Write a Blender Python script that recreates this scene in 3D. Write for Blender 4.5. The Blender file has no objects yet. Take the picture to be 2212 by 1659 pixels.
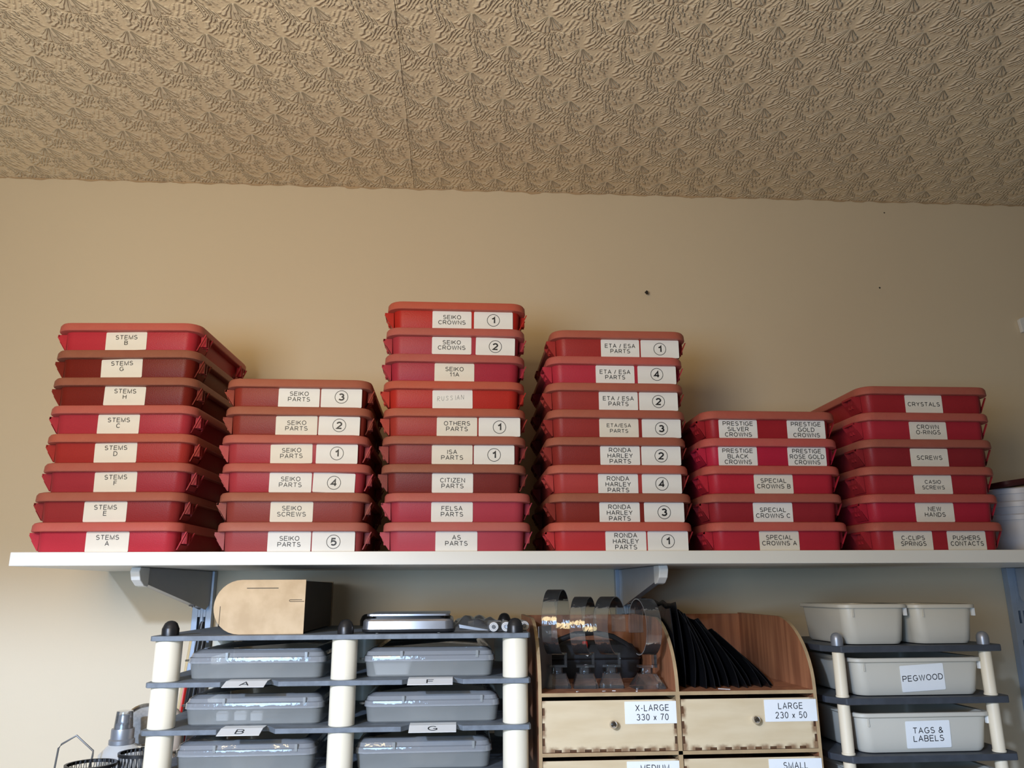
import bpy, bmesh, math, random
from mathutils import Vector, Matrix
R = math.radians
PI = math.pi
random.seed(7)
SC = bpy.context.scene
COL = SC.collection

# ---------------------------------------------------------------- camera
cam_d = bpy.data.cameras.new('camera')
cam_d.sensor_fit = 'HORIZONTAL'; cam_d.sensor_width = 36.0
cam_d.lens = 1700.0 / 2212.0 * 36.0
cam_d.clip_start = 0.02
cam = bpy.data.objects.new('camera', cam_d); COL.objects.link(cam)
def cam_matrix():
    yaw, pit, rol = R(3.9), R(14.7), R(.33)
    f = Vector((math.sin(yaw)*math.cos(pit), math.cos(yaw)*math.cos(pit), math.sin(pit)))
    r0 = Vector((math.cos(yaw), -math.sin(yaw), 0)); u0 = r0.cross(f)
    r = math.cos(rol)*r0 - math.sin(rol)*u0
    u = math.sin(rol)*r0 + math.cos(rol)*u0
    m = Matrix((r, u, -f)).transposed().to_4x4()
    m.translation = Vector((0, -1.38, 1.70))
    return m
cam.matrix_world = cam_matrix()
SC.camera = cam

# ---------------------------------------------------------------- world, lights, exposure
W = bpy.data.worlds.new('room_air'); SC.world = W; W.use_nodes = True
W.node_tree.nodes['Background'].inputs[0].default_value = (1.0, .90, .76, 1)
W.node_tree.nodes['Background'].inputs[1].default_value = .065
SC.view_settings.view_transform = 'Standard'
SC.view_settings.look = 'None'
SC.view_settings.gamma = 1
SC.view_settings.exposure = 0
SC.view_settings.use_curve_mapping = False
def look(o, tgt):
    o.rotation_euler = (Vector(tgt) - o.location).to_track_quat('-Z', 'Y').to_euler()
# pendant lamp with an opaque shade, high on the left: the rim of the shade cuts its cool white light
# off at a constant angle, so it reaches the things under the shelf but only fades over what is above it
kd = bpy.data.lights.new('shaded_lamp', 'SPOT'); kd.energy = 235; kd.color = (.64, .86, 1.28)
kd.shadow_soft_size = .04; kd.spot_size = R(155.4); kd.spot_blend = .10
key = bpy.data.objects.new('shaded_lamp', kd); COL.objects.link(key)
key.location = (-1.11, -2.6, 2.36); key.rotation_euler = (0, 0, 0)
# warm room light from the left
wd = bpy.data.lights.new('warm_room_lamp', 'AREA'); wd.shape = 'DISK'; wd.size = .5; wd.energy = 9.2
wd.color = (1, .75, .40)
warm = bpy.data.objects.new('warm_room_lamp', wd); COL.objects.link(warm)
warm.location = (-.50, -1.46, 1.98); look(warm, (-.30, 0, 2.10))

# added cool fill light without a known source, for the wall under the shelf
bd = bpy.data.lights.new('cool_fill_light', 'AREA'); bd.shape = 'RECTANGLE'; bd.size = .6; bd.size_y = .35; bd.energy = 7.5
bd.color = (.54, .88, 1.36)
cool_fill = bpy.data.objects.new('cool_fill_light', bd); COL.objects.link(cool_fill)
cool_fill.location = (-.55, -1.80, 1.665); look(cool_fill, (.05, 0, 1.69))

# ---------------------------------------------------------------- materials
MATS = {}
def srgb(r, g, b):
    return tuple(((c/255)/12.92 if c/255 <= .04045 else ((c/255+.055)/1.055)**2.4) for c in (r, g, b)) + (1,)
class S:
    """tiny expression builder over Math nodes"""
    def __init__(s, t, o): s.t, s.o = t, o
    def _m(s, op, *a):
        n = s.t.nodes.new('ShaderNodeMath'); n.operation = op
        for i, v in enumerate((s,)+a):
            if isinstance(v, S): s.t.links.new(v.o, n.inputs[i])
            else: n.inputs[i].default_value = v
        return S(s.t, n.outputs[0])
    def __add__(s, b): return s._m('ADD', b)
    def __sub__(s, b): return s._m('SUBTRACT', b)
    def __mul__(s, b): return s._m('MULTIPLY', b)
    def __truediv__(s, b): return s._m('DIVIDE', b)
    def sin(s): return s._m('SINE')
    def abs(s): return s._m('ABSOLUTE')
    def fract(s): return s._m('FRACT')
    def max(s, b): return s._m('MAXIMUM', b)
    def min(s, b): return s._m('MINIMUM', b)
    def pow(s, b): return s._m('POWER', b)
    def sqrt(s): return s._m('SQRT')
    def atan2(s, b): return s._m('ARCTAN2', b)
    def step(s, a, b):
        n = s.t.nodes.new('ShaderNodeMapRange'); n.interpolation_type = 'SMOOTHSTEP'
        s.t.links.new(s.o, n.inputs['Value']); n.inputs['From Min'].default_value = a; n.inputs['From Max'].default_value = b
        return S(s.t, n.outputs[0])
def vec(t, x, y, z=0.0):
    n = t.nodes.new('ShaderNodeCombineXYZ')
    for i, v in enumerate((x, y, z)):
        if isinstance(v, S): t.links.new(v.o, n.inputs[i])
        else: n.inputs[i].default_value = v
    return n.outputs[0]
def noise(t, v, scale, detail=2.0, rough=.5):
    n = t.nodes.new('ShaderNodeTexNoise'); n.inputs['Scale'].default_value = scale
    n.inputs['Detail'].default_value = detail; n.inputs['Roughness'].default_value = rough
    if v is not None: t.links.new(v, n.inputs['Vector'])
    return S(t, n.outputs[0])
def base(name):
    m = bpy.data.materials.new(name); m.use_nodes = True; t = m.node_tree
    return m, t, t.nodes['Principled BSDF']
def coords(t, kind='Object'):
    return t.nodes.new('ShaderNodeTexCoord').outputs[kind]
def mixc(t, f, a, b):
    n = t.nodes.new('ShaderNodeMix'); n.data_type = 'RGBA'
    t.links.new(f.o, n.inputs[0])
    for i, c in ((6, a), (7, b)):
        if isinstance(c, (tuple, list)): n.inputs[i].default_value = c
        else: t.links.new(c, n.inputs[i])
    return n.outputs[2]
def mat(name, c, rough=.5, metal=0, var=.08, scale=30, bump=0, alpha=1, trans=0, ior=1.5, spec=.5, coat=0, stretch=None, c2=None, sss=0):
    if name in MATS: return MATS[name]
    m, t, p = base(name)
    v = coords(t)
    if stretch:
        mp = t.nodes.new('ShaderNodeMapping'); mp.inputs['Scale'].default_value = stretch
        t.links.new(v, mp.inputs[0]); v = mp.outputs[0]
    n = noise(t, v, scale, 4)
    if c2 is None: c2 = tuple(x*(1-2.2*var) for x in c[:3])+(1,)
    t.links.new(mixc(t, n.step(.32, .68), c, c2), p.inputs['Base Color'])
    p.inputs['Roughness'].default_value = rough; p.inputs['Metallic'].default_value = metal
    p.inputs['IOR'].default_value = ior; p.inputs['Specular IOR Level'].default_value = spec
    p.inputs['Transmission Weight'].default_value = trans; p.inputs['Alpha'].default_value = alpha
    p.inputs['Coat Weight'].default_value = coat
    if bump:
        b = t.nodes.new('ShaderNodeBump'); b.inputs['Distance'].default_value = bump; b.inputs['Strength'].default_value = 1
        t.links.new(noise(t, v, scale*3, 3).o, b.inputs['Height']); t.links.new(b.outputs[0], p.inputs['Normal'])
    MATS[name] = m
    return m
def red_plastic(name, dust_light):
    m, t, p = base(name)
    oi = t.nodes.new('ShaderNodeObjectInfo')
    ofs = t.nodes.new('ShaderNodeVectorMath'); ofs.operation = 'ADD'; t.links.new(coords(t), ofs.inputs[0]); t.links.new(vec(t, S(t, oi.outputs['Random'])*37.0, S(t, oi.outputs['Random'])*91.0), ofs.inputs[1])
    n = noise(t, ofs.outputs[0], 9, 3)
    dk = t.nodes.new('ShaderNodeMix'); dk.data_type = 'RGBA'; dk.blend_type = 'MULTIPLY'; dk.inputs[0].default_value = 1
    t.links.new(oi.outputs['Color'], dk.inputs[6]); dk.inputs[7].default_value = (.92, .87, .87, 1)
    c = mixc(t, n.step(.35, .7), oi.outputs['Color'], dk.outputs[2])
    if dust_light:
        nd = noise(t, coords(t), 60, 5) * .14 + dust_light
        c = mixc(t, nd, c, srgb(194, 146, 118))  # pale mix stands for dust plus lamp light glancing off the lid rims
    t.links.new(c, p.inputs['Base Color'])
    p.inputs['Roughness'].default_value = .36 if not dust_light else .42
    p.inputs['Specular IOR Level'].default_value = .16
    b = t.nodes.new('ShaderNodeBump'); b.inputs['Distance'].default_value = .0002
    t.links.new(noise(t, coords(t), 900, 2).o, b.inputs['Height']); t.links.new(b.outputs[0], p.inputs['Normal'])
    return m
M_RED = red_plastic('red_box_plastic', 0)
M_LID = red_plastic('dusty_lit_red_lid_plastic', .25)

def paper_mat(name, c):
    return mat(name, c, .55, var=.02, scale=25)
M_PAPER = paper_mat('cream_paper', srgb(230, 226, 214))
M_PAPERW = paper_mat('white_paper', srgb(234, 235, 232))
M_INK = mat('black_ink', (.012, .012, .014, 1), .5, var=.05)
M_PEN = mat('thin_pen_ink', srgb(105, 105, 110), .6, var=.1)
M_SHELF = mat('white_melamine', srgb(226, 225, 218), .35, var=.01, scale=12)
M_METAL = mat('pale_grey_painted_steel', srgb(158, 170, 186), .34, metal=.15, var=.03, coat=.3)
M_BRK = mat('grey_painted_bracket', srgb(168, 168, 170), .35, var=.02, coat=.2)
M_WHITEPL = mat('white_plastic', srgb(226, 226, 222), .35, var=.02)
M_BLACKPL = mat('black_plastic', (.014, .014, .015, 1), .38, var=.1)
M_SLATE = mat('grey_tray_board', srgb(112, 120, 128), .55, var=.14, scale=60, bump=.0003)
M_DARKTRAY = mat('dark_grey_tray_board', srgb(66, 70, 76), .5, var=.10, scale=60, bump=.0003)
M_POLE = mat('white_tube', srgb(240, 230, 206), .35, var=.02, scale=8)
M_POLEC = mat('cream_tube', srgb(228, 214, 186), .4, var=.02, scale=8)
M_SILVER = mat('brushed_steel', srgb(205, 207, 212), .28, metal=.9, var=.05, scale=40)
M_SILVCAP = mat('grey_metal_cap', srgb(150, 152, 156), .38, metal=.5, var=.05)
M_CHROME = mat('chrome', srgb(225, 222, 218), .12, metal=1, var=.03)
M_BIN = mat('light_grey_bin_plastic', srgb(202, 196, 180), .42, var=.02, scale=10)
M_FROST = mat('frosted_clear_plastic', srgb(166, 168, 164), .32, var=.05, scale=14, alpha=.58, coat=.4)
M_CLEAR = mat('clear_lid_plastic', srgb(214, 222, 230), .13, var=.03, scale=14, alpha=.46, coat=1)
def clear_mat(name, tint, haze, rough, gain=1.6):
    """clear plastic: tinted transparency, a little haze, Fresnel gloss"""
    m = bpy.data.materials.new(name); m.use_nodes = True; t = m.node_tree; t.nodes.clear()
    tr = t.nodes.new('ShaderNodeBsdfTransparent'); tr.inputs[0].default_value = tint
    df = t.nodes.new('ShaderNodeBsdfDiffuse'); df.inputs[0].default_value = (.8, .82, .84, 1)
    gl = t.nodes.new('ShaderNodeBsdfGlossy'); gl.inputs['Roughness'].default_value = rough
    fr = t.nodes.new('ShaderNodeFresnel'); fr.inputs[0].default_value = 1.5
    bp = t.nodes.new('ShaderNodeBump'); bp.inputs['Distance'].default_value = .0004
    t.links.new(noise(t, coords(t), 120, 2).o, bp.inputs['Height'])
    t.links.new(bp.outputs[0], gl.inputs['Normal'])
    a = t.nodes.new('ShaderNodeMixShader'); a.inputs[0].default_value = haze
    t.links.new(tr.outputs[0], a.inputs[1]); t.links.new(df.outputs[0], a.inputs[2])
    b = t.nodes.new('ShaderNodeMixShader'); f = S(t, fr.outputs[0])*gain
    t.links.new(f.min(1.0).o, b.inputs[0]); t.links.new(a.outputs[0], b.inputs[1]); t.links.new(gl.outputs[0], b.inputs[2])
    o = t.nodes.new('ShaderNodeOutputMaterial'); t.links.new(b.outputs[0], o.inputs[0])
    return m
M_ACRYL = clear_mat('clear_acrylic', (.90, .92, .90, 1), .03, .06, 1.1)
M_ACRYLE = clear_mat('acrylic_edge', (.75, .78, .76, 1), .30, .10)
M_BAGFILM = clear_mat('clear_film', (.85, .86, .87, 1), .09, .12, 2.2)
M_LIDCLR = clear_mat('clear_lid', (.84, .86, .88, 1), .30, .09, 2.6)
M_MDF = mat('pale_mdf', srgb(205, 178, 140), .7, var=.07, scale=35, c2=srgb(188, 160, 122))
M_MDFSHADE = mat('shaded_mdf_side', srgb(60, 46, 34), .7, var=.1)  # unlit side of the arched box: its shade is put into the colour
M_PLY = mat('birch_plywood', srgb(226, 204, 160), .55, scale=7, stretch=(1, 1, 5), c2=srgb(214, 189, 142), var=.05)
M_EDGE = mat('laser_cut_board_edge', srgb(176, 148, 108), .7, var=.08, scale=40)
M_BURN = mat('burnt_plywood_edge', srgb(104, 66, 32), .7, var=.25, scale=40)
M_WOOD = mat('brown_wood_laminate', srgb(176, 118, 82), .45, scale=9, stretch=(9, 9, .6), c2=srgb(142, 90, 62), var=.1)
M_CLOTHBLK = mat('black_nylon', (.016, .016, .018, 1), .7, var=.2, scale=60)
M_FOIL = mat('black_poly_film', (.0055, .0055, .0065, 1), .38, var=.2, scale=20, bump=.0010, spec=.35)
M_REDPL = mat('bright_red_plastic', srgb(205, 40, 32), .4, var=.05)
M_BLUE = mat('blue_sleeve', srgb(30, 45, 140), .4, var=.05)
M_GREYCARD = mat('grey_card', srgb(112, 108, 106), .6, var=.04)
M_WIRE = mat('grey_wire', srgb(120, 120, 118), .4, metal=.6, var=.05)
M_MAROON = mat('maroon_plastic', srgb(70, 26, 28), .45, var=.1)
M_STICK = mat('pale_wood_stick', srgb(222, 198, 150), .6, var=.06)
M_TUB = mat('translucent_white_tub', srgb(214, 212, 214), .4, var=.03, alpha=.9)
M_BEIGE = mat('beige_plastic', srgb(226, 206, 184), .45, var=.03)
M_DARKSLOT = mat('dark_slot', (.02, .018, .016, 1), .8, var=.1)

def wall_material():
    m, t, p = base('magnolia_wall_paint')
    v = coords(t)
    n = noise(t, v, 1.6, 3).step(.3, .7)
    t.links.new(mixc(t, n, srgb(214, 198, 169), srgb(211, 194, 165)), p.inputs['Base Color'])
    p.inputs['Roughness'].default_value = .62
    b = t.nodes.new('ShaderNodeBump'); b.inputs['Distance'].default_value = .0012; b.inputs['Strength'].default_value = .6
    t.links.new((noise(t, v, 14, 3) + noise(t, v, 260, 2)*.12).o, b.inputs['Height']); t.links.new(b.outputs[0], p.inputs['Normal'])
    return m
def ceiling_material():
    """embossed wallpaper: fans of wavy ridges on a half-drop lattice, 105 mm x 125 mm"""
    m, t, p = base('embossed_ceiling_paper')
    sp = t.nodes.new('ShaderNodeSeparateXYZ'); t.links.new(coords(t), sp.inputs[0])
    X, Y = S(t, sp.outputs[0]), S(t, sp.outputs[1])
    PX, PY, X0, Y0 = .105, .125, -.0425, -.4195
    def cell(ox, oy):
        lx = ((((X - X0)/PX) + (.5 + ox)).fract() - .5) * PX
        ly = ((((Y - Y0)/PY) + (oy + .04)).fract() - .04) * PY
        return lx, ly
    H = None
    for ox, oy in ((0, 0), (.5, .5)):
        lx, ly = cell(ox, oy)
        v = vec(t, lx, ly, .37)
        n1 = noise(t, v, 38, 2) - .5
        n2 = noise(t, v, 90, 2) - .5
        brk = noise(t, v, 120, 1)
        # upper feather: short fine strokes under a pointed peak
        xx = lx + n1*.006
        ph = xx.atan2(ly + .003)
        r = (xx*xx + (ly+.003)*(ly+.003)).sqrt()
        s1 = (ph*28 + n2*3).sin()*.5 + .5
        e1 = r.step(.001, .005) * ((r + n2*.026 + ph.abs()*.006).step(.030, .038)*-1 + 1) * ((ph.abs() + n2*.5).step(.72, .92)*-1 + 1) * ly.step(-.002, .001)
        spike = ((lx.abs() - (ly*.10)).step(.0005, .0030)*-1 + 1) * ly.step(-.001, .002) * (ly.step(.016, .024)*-1 + 1)
        h1 = (e1*(s1*.70 + .50)).max(spike*1.25)
        # lower skirt: longer curling ridges that lean over to the left side
        x2 = lx + n1*.016 + (ly-.03)*.16
        ph2 = x2.atan2(ly + .024)
        r2 = (x2*x2 + (ly+.024)*(ly+.024)).sqrt()
        s2 = (ph2*74 + n1*12 + n2*2).sin()*.5 + .5
        e2 = (r2 + n2*.020 - lx.abs()*.10).step(.053, .058) * ((r2 + n1*.05 + n2*.016).step(.084, .098)*-1 + 1) * ((lx.abs() + n2*.020).step(.043, .055)*-1 + 1)
        h2 = e2*(s2.pow(1.2)*(brk.step(.36, .52)*.85 + .15)*.95 + .22)
        # long curved flames on the left of the peak, faint slanting strokes on its right
        h = h1.max(h2)
        for fx, fc, y0, y1, hw, am in ((-.044, 7.0, -.002, .034, .0024, 1.15), (-.037, 9.0, .002, .036, .0020, 1.05), (-.031, 11.0, .008, .040, .0018, 1.0), (-.025, 12.0, .014, .044, .0016, .95)):
            xf = lx - fx + (ly-(y0+.022))*(ly-(y0+.022))*fc - (ly-.02)*.12 + n2*.002
            h = h.max(((xf.abs() - .0004).step(.0002, hw)*-1 + 1) * ly.step(y0, y0+.005) * (ly.step(y1-.008, y1)*-1 + 1) * am)
        sr = ((lx*900 + ly*420 + n1*9).sin()*.5 + .5) * lx.step(.018, .026) * (lx.step(.040, .050)*-1 + 1) * (ly + n2*.02).step(.004, .010) * ((ly + n2*.02).step(.026, .036)*-1 + 1)
        h = h.max(sr*(brk.step(.40, .55)*.45 + .10))
        H = h if H is None else H.max(h)
    seam = ((X + .0905 + (noise(t, vec(t, 0.0, Y, 0.0), 30, 2)-.5)*.004).abs().step(.0006, .0022)*-1 + 1)
    Hf = H - seam*.9 + noise(t, coords(t), 300, 2)*.10
    b = t.nodes.new('ShaderNodeBump'); b.inputs['Distance'].default_value = .0026; b.inputs['Strength'].default_value = 1
    b.invert = False
    t.links.new(Hf.o, b.inputs['Height']); t.links.new(b.outputs[0], p.inputs['Normal'])
    n = noise(t, coords(t), 2.5, 3)
    c = mixc(t, n.step(.35, .65), srgb(234, 214, 178), srgb(228, 208, 174))
    c = mixc(t, H.min(1.0)*.6, c, srgb(226, 210, 182))
    t.links.new(c, p.inputs['Base Color'])
    p.inputs['Roughness'].default_value = .42
    p.inputs['Specular IOR Level'].default_value = .5
    return m

# ---------------------------------------------------------------- mesh helpers
def rr(hx, hy, r, n=4):
    """rounded rectangle outline"""
    r = max(min(r, hx*.999, hy*.999), 1e-5); pts = []
    for cx, cy, a0 in ((hx-r, -hy+r, -90), (hx-r, hy-r, 0), (-hx+r, hy-r, 90), (-hx+r, -hy+r, 180)):
        for i in range(n+1):
            a = R(a0 + 90*i/n); pts.append((cx+r*math.cos(a), cy+r*math.sin(a)))
    return pts
class MB:
    def __init__(s): s.v, s.f, s.mi = [], [], []
    def add(s, vs, fs, mi=0):
        o = len(s.v); s.v += [tuple(p) for p in vs]
        s.f += [tuple(o+i for i in f) for f in fs]; s.mi += [mi]*len(fs); return s
    def box(s, x0, x1, y0, y1, z0, z1, mi=0):
        return s.add([(x0,y0,z0),(x1,y0,z0),(x1,y1,z0),(x0,y1,z0),(x0,y0,z1),(x1,y0,z1),(x1,y1,z1),(x0,y1,z1)],
                     [(0,3,2,1),(4,5,6,7),(0,1,5,4),(1,2,6,5),(2,3,7,6),(3,0,4,7)], mi)
    def loft(s, rings, cap0=True, cap1=True, mi=0):
        n = len(rings[0]); vs = [p for r in rings for p in r]; fs = []
        for k in range(len(rings)-1):
            for i in range(n):
                j = (i+1) % n; fs.append((k*n+i, k*n+j, (k+1)*n+j, (k+1)*n+i))
        if cap0: fs.append(tuple(range(n-1, -1, -1)))
        if cap1: fs.append(tuple((len(rings)-1)*n+i for i in range(n)))
        return s.add(vs, fs, mi)
    def rloft(s, prof, cy=0, n=4, **k):
        """prof: (hx, hy, radius, z)"""
        return s.loft([[(x, y+cy, z) for x, y in rr(hx, hy, r, n)] for hx, hy, r, z in prof], **k)
    def lathe(s, prof, c=(0,0,0), n=24, axis='z', cap0=True, cap1=True, mi=0):
        rings = []
        for r, h in prof:
            ring = []
            for i in range(n):
                a = 2*PI*i/n; x, y = r*math.cos(a), r*math.sin(a)
                q = {'z': (x, y, h), 'y': (x, h, -y), 'x': (h, x, y)}[axis]
                ring.append((c[0]+q[0], c[1]+q[1], c[2]+q[2]))
            rings.append(ring)
        return s.loft(rings, cap0, cap1, mi)
    def prism(s, poly, a, b, plane='xz', mi=0, mi_side=None):
        """poly (u,v) extruded from a to b along the third axis"""
        def q(u, v, w): return {'xz': (u, w, v), 'xy': (u, v, w), 'yz': (w, u, v)}[plane]
        n = len(poly); vs = [q(u, v, a) for u, v in poly] + [q(u, v, b) for u, v in poly]
        s.add(vs, [tuple(range(n)), tuple(range(2*n-1, n-1, -1))], mi)
        o = len(s.v) - 2*n
        for i in range(n):
            j = (i+1) % n; s.f.append((o+i, o+n+i, o+n+j, o+j)); s.mi.append(mi if mi_side is None else mi_side)
        return s
    def tube(s, path, r, n=8, mi=0, closed=False):
        P = [Vector(p) for p in path]; rings = []
        for i, p in enumerate(P):
            d = (P[min(i+1, len(P)-1)] - P[max(i-1, 0)]).normalized()
            a = Vector((0, 0, 1)) if abs(d.z) < .9 else Vector((1, 0, 0))
            u = d.cross(a).normalized(); w = d.cross(u).normalized()
            rr_ = r[i] if isinstance(r, (list, tuple)) else r
            rings.append([tuple(p + u*rr_*math.cos(2*PI*k/n) + w*rr_*math.sin(2*PI*k/n)) for k in range(n)])
        return s.loft(rings, True, True, mi)
    def mesh(s, name):
        me = bpy.data.meshes.new(name); me.from_pydata(s.v, [], s.f); me.update()
        bm = bmesh.new(); bm.from_mesh(me); bmesh.ops.recalc_face_normals(bm, faces=bm.faces); bm.to_mesh(me); bm.free()
        me.polygons.foreach_set('material_index', s.mi)
        return me
    def build(s, name, m, parent=None, loc=(0,0,0), rot=(0,0,0), smooth=35, bevel=0):
        me = s.mesh(name)
        for k in (m if isinstance(m, (list, tuple)) else [m]): me.materials.append(k)
        if smooth:
            for p in me.polygons: p.use_smooth = True
            try: me.set_sharp_from_angle(angle=R(smooth))
            except Exception: pass
        o = bpy.data.objects.new(name, me); COL.objects.link(o); o.parent = parent
        o.location = loc; o.rotation_euler = rot
        if bevel:
            b = o.modifiers.new('bevel', 'BEVEL'); b.width = bevel; b.segments = 2; b.limit_method = 'ANGLE'; b.angle_limit = R(40)
        return o
def obj_from(name, me, parent=None, loc=(0,0,0), rot=(0,0,0)):
    o = bpy.data.objects.new(name, me); COL.objects.link(o); o.parent = parent
    o.location = loc; o.rotation_euler = rot; return o
def tag(o, label, cat, group=None):
    o['label'] = label; o['category'] = cat
    if group: o['group'] = group
    return o
def thing(name, label, cat, loc=(0,0,0), rotz=0, group=None):
    o = bpy.data.objects.new(name, None); COL.objects.link(o); o.location = loc; o.rotation_euler = (0, 0, rotz)
    o.empty_display_size = .02
    return tag(o, label, cat, group)
def struct(o): o['kind'] = 'structure'; return o

# ---------------------------------------------------------------- lettering
_txt = {}
def _arc(cx, cy, rx, ry, a0, a1):
    n = max(4, int(abs(a1-a0)/18))
    return [(cx+rx*math.cos(R(a0+(a1-a0)*i/n)), cy+ry*math.sin(R(a0+(a1-a0)*i/n))) for i in range(n+1)]
GL = {
 'A': (.72, [[(0,0),(.36,1),(.72,0)], [(.12,.34),(.60,.34)]]),
 'B': (.62, [[(0,0),(0,1)]+_arc(.34,.765,.24,.235,90,-90)+[(0,.53)], [(0,.53)]+_arc(.36,.265,.26,.265,90,-90)+[(0,0)]]),
 'C': (.70, [_arc(.37,.5,.37,.5,42,318)]),
 'D': (.68, [[(0,0),(0,1)]+_arc(.29,.5,.39,.5,90,-90)+[(0,0)]]),
 'E': (.60, [[(.60,1),(0,1),(0,0),(.62,0)], [(0,.53),(.56,.53)]]),
 'F': (.56, [[(.56,1),(0,1),(0,0)], [(0,.52),(.50,.52)]]),
 'G': (.74, [_arc(.38,.5,.38,.5,46,316)+[(.72,.18),(.72,.47),(.42,.47)]]),
 'H': (.64, [[(0,0),(0,1)], [(.64,0),(.64,1)], [(0,.53),(.64,.53)]]),
 'I': (.02, [[(.01,0),(.01,1)]]),
 'K': (.64, [[(0,0),(0,1)], [(.62,1),(0,.36)], [(.24,.60),(.66,0)]]),
 'L': (.52, [[(0,1),(0,0),(.53,0)]]),
 'M': (.78, [[(0,0),(0,1),(.39,.02),(.78,1),(.78,0)]]),
 'N': (.64, [[(0,0),(0,1),(.64,0),(.64,1)]]),
 'O': (.76, [_arc(.38,.5,.38,.5,0,360)]),
 'P': (.62, [[(0,0),(0,1)]+_arc(.36,.725,.26,.275,90,-90)+[(0,.45)]]),
 'R': (.66, [[(0,0),(0,1)]+_arc(.37,.73,.25,.27,90,-90)+[(0,.46)], [(.32,.46),(.66,0)]]),
 'S': (.62, [_arc(.31,.75,.27,.25,34,262)[:-1]+[(.30,.52)]+_arc(.31,.26,.31,.26,80,-148)]),
 'T': (.66, [[(0,1),(.66,1)], [(.33,1),(.33,0)]]),
 'U': (.64, [[(0,1)]+_arc(.32,.32,.32,.32,180,360)+[(.64,1)]]),
 'V': (.70, [[(0,1),(.35,0),(.70,1)]]),
 'W': (.98, [[(0,1),(.25,0),(.49,1),(.73,0),(.98,1)]]),
 'X': (.68, [[(0,0),(.68,1)], [(0,1),(.68,0)]]),
 'Y': (.68, [[(0,1),(.34,.45),(.68,1)], [(.34,.45),(.34,0)]]),
 'Z': (.62, [[(.02,1),(.60,1),(0,0),(.62,0)]]),
 'x': (.44, [[(0,0),(.44,.68)], [(0,.68),(.44,0)]]),
 '&': (.70, [[(.68,0)]+_arc(.30,.79,.17,.21,215,-60)+_arc(.25,.25,.25,.25,110,330)+[(.56,.22),(.64,.42)]]),
 '/': (.30, [[(0,-.02),(.30,1.02)]]), '-': (.26, [[(0,.40),(.26,.40)]]), ' ': (.18, []),
 '0': (.54, [_arc(.27,.5,.27,.5,0,360)]), '1': (.32, [[(0,.74),(.20,.86),(.30,1),(.30,0)]]),
 '2': (.56, [_arc(.28,.72,.26,.28,170,-35)+[(.02,0),(.56,0)]]),
 '3': (.56, [_arc(.27,.755,.24,.245,155,-80), _arc(.27,.27,.28,.27,88,-158)]),
 '4': (.58, [[(.42,0),(.42,1),(0,.29),(.58,.29)]]),
 '5': (.56, [[(.52,1),(.12,1),(.06,.52)]+_arc(.27,.32,.29,.32,125,-140)]),
 '7': (.54, [[(0,1),(.54,1),(.36,.62),(.20,0)]]),
}
def ribbon(mb, pts, w):
    """constant-width stroke with mitred corners in the xz plane"""
    P = [Vector(p) for p in pts]; n = len(P); L, Rr = [], []
    closed = (P[0]-P[-1]).length < 1e-7
    for i in range(n):
        a = P[i]-P[i-1] if i > 0 else (P[0]-P[-2] if closed else P[1]-P[0])
        b = P[i+1]-P[i] if i < n-1 else (P[1]-P[0] if closed else P[-1]-P[-2])
        a = a.normalized(); b = b.normalized()
        na = Vector((-a.y, a.x)); nb = Vector((-b.y, b.x)); m = (na+nb)
        if m.length < .3: m = na
        m.normalize(); k = min(1/max(m.dot(na), .25), 2.2)
        L.append(P[i]+m*w/2*k); Rr.append(P[i]-m*w/2*k)
    vs = [(p.x, 0, p.y) for p in L+Rr]
    mb.add(vs, [(i, i+1, n+i+1, n+i) for i in range(n-1)])
def text_mesh(lines, cap, gap, stroke=.14, xs=1.0, track=.175):
    """flat printed sans-serif letters in the xz plane, centred on the origin"""
    key = (lines, cap, gap, stroke, xs, track)
    if key in _txt: return _txt[key]
    mb = MB(); k = 1.10*xs; H = cap*(1-stroke)
    for li, ln in enumerate(lines):
        wd_ = sum(GL[c][0]*k + stroke for c in ln) + track*xs*(len(ln)-1)
        x = -wd_/2; z0 = ((len(lines)-1)/2 - li)*gap - cap/2 + cap*stroke/2
        for c in ln:
            w_, st = GL[c]
            for q in st: ribbon(mb, [((x + stroke/2 + u*k)*cap, z0 + v*H) for u, v in q], cap*stroke)
            x += w_*k + stroke + track*xs
    me = mb.mesh('lettering'); me.materials.append(M_INK)
    _txt[key] = me
    return me
def ring_mb(mb, r, w, y=0, n=40):
    vs = []; fs = []
    for i in range(n):
        a = 2*PI*i/n
        vs += [(r*math.cos(a), y, r*math.sin(a)), ((r-w)*math.cos(a), y, (r-w)*math.sin(a))]
    for i in range(n):
        j = (i+1) % n; fs.append((2*i, 2*j, 2*j+1, 2*i+1))
    return mb.add(vs, fs)
def stroke_mb(mb, pts, w):
    for (x0, z0), (x1, z1) in zip(pts, pts[1:]):
        d = Vector((x1-x0, z1-z0)); L = d.length or 1e-6; d /= L; nx, nz = -d.y*w/2, d.x*w/2
        ex, ez = d.x*w/3, d.y*w/3
        mb.add([(x0-ex+nx, 0, z0-ez+nz), (x1+ex+nx, 0, z1+ez+nz), (x1+ex-nx, 0, z1+ez-nz), (x0-ex-nx, 0, z0-ez-nz)], [(0,1,2,3)])
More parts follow.
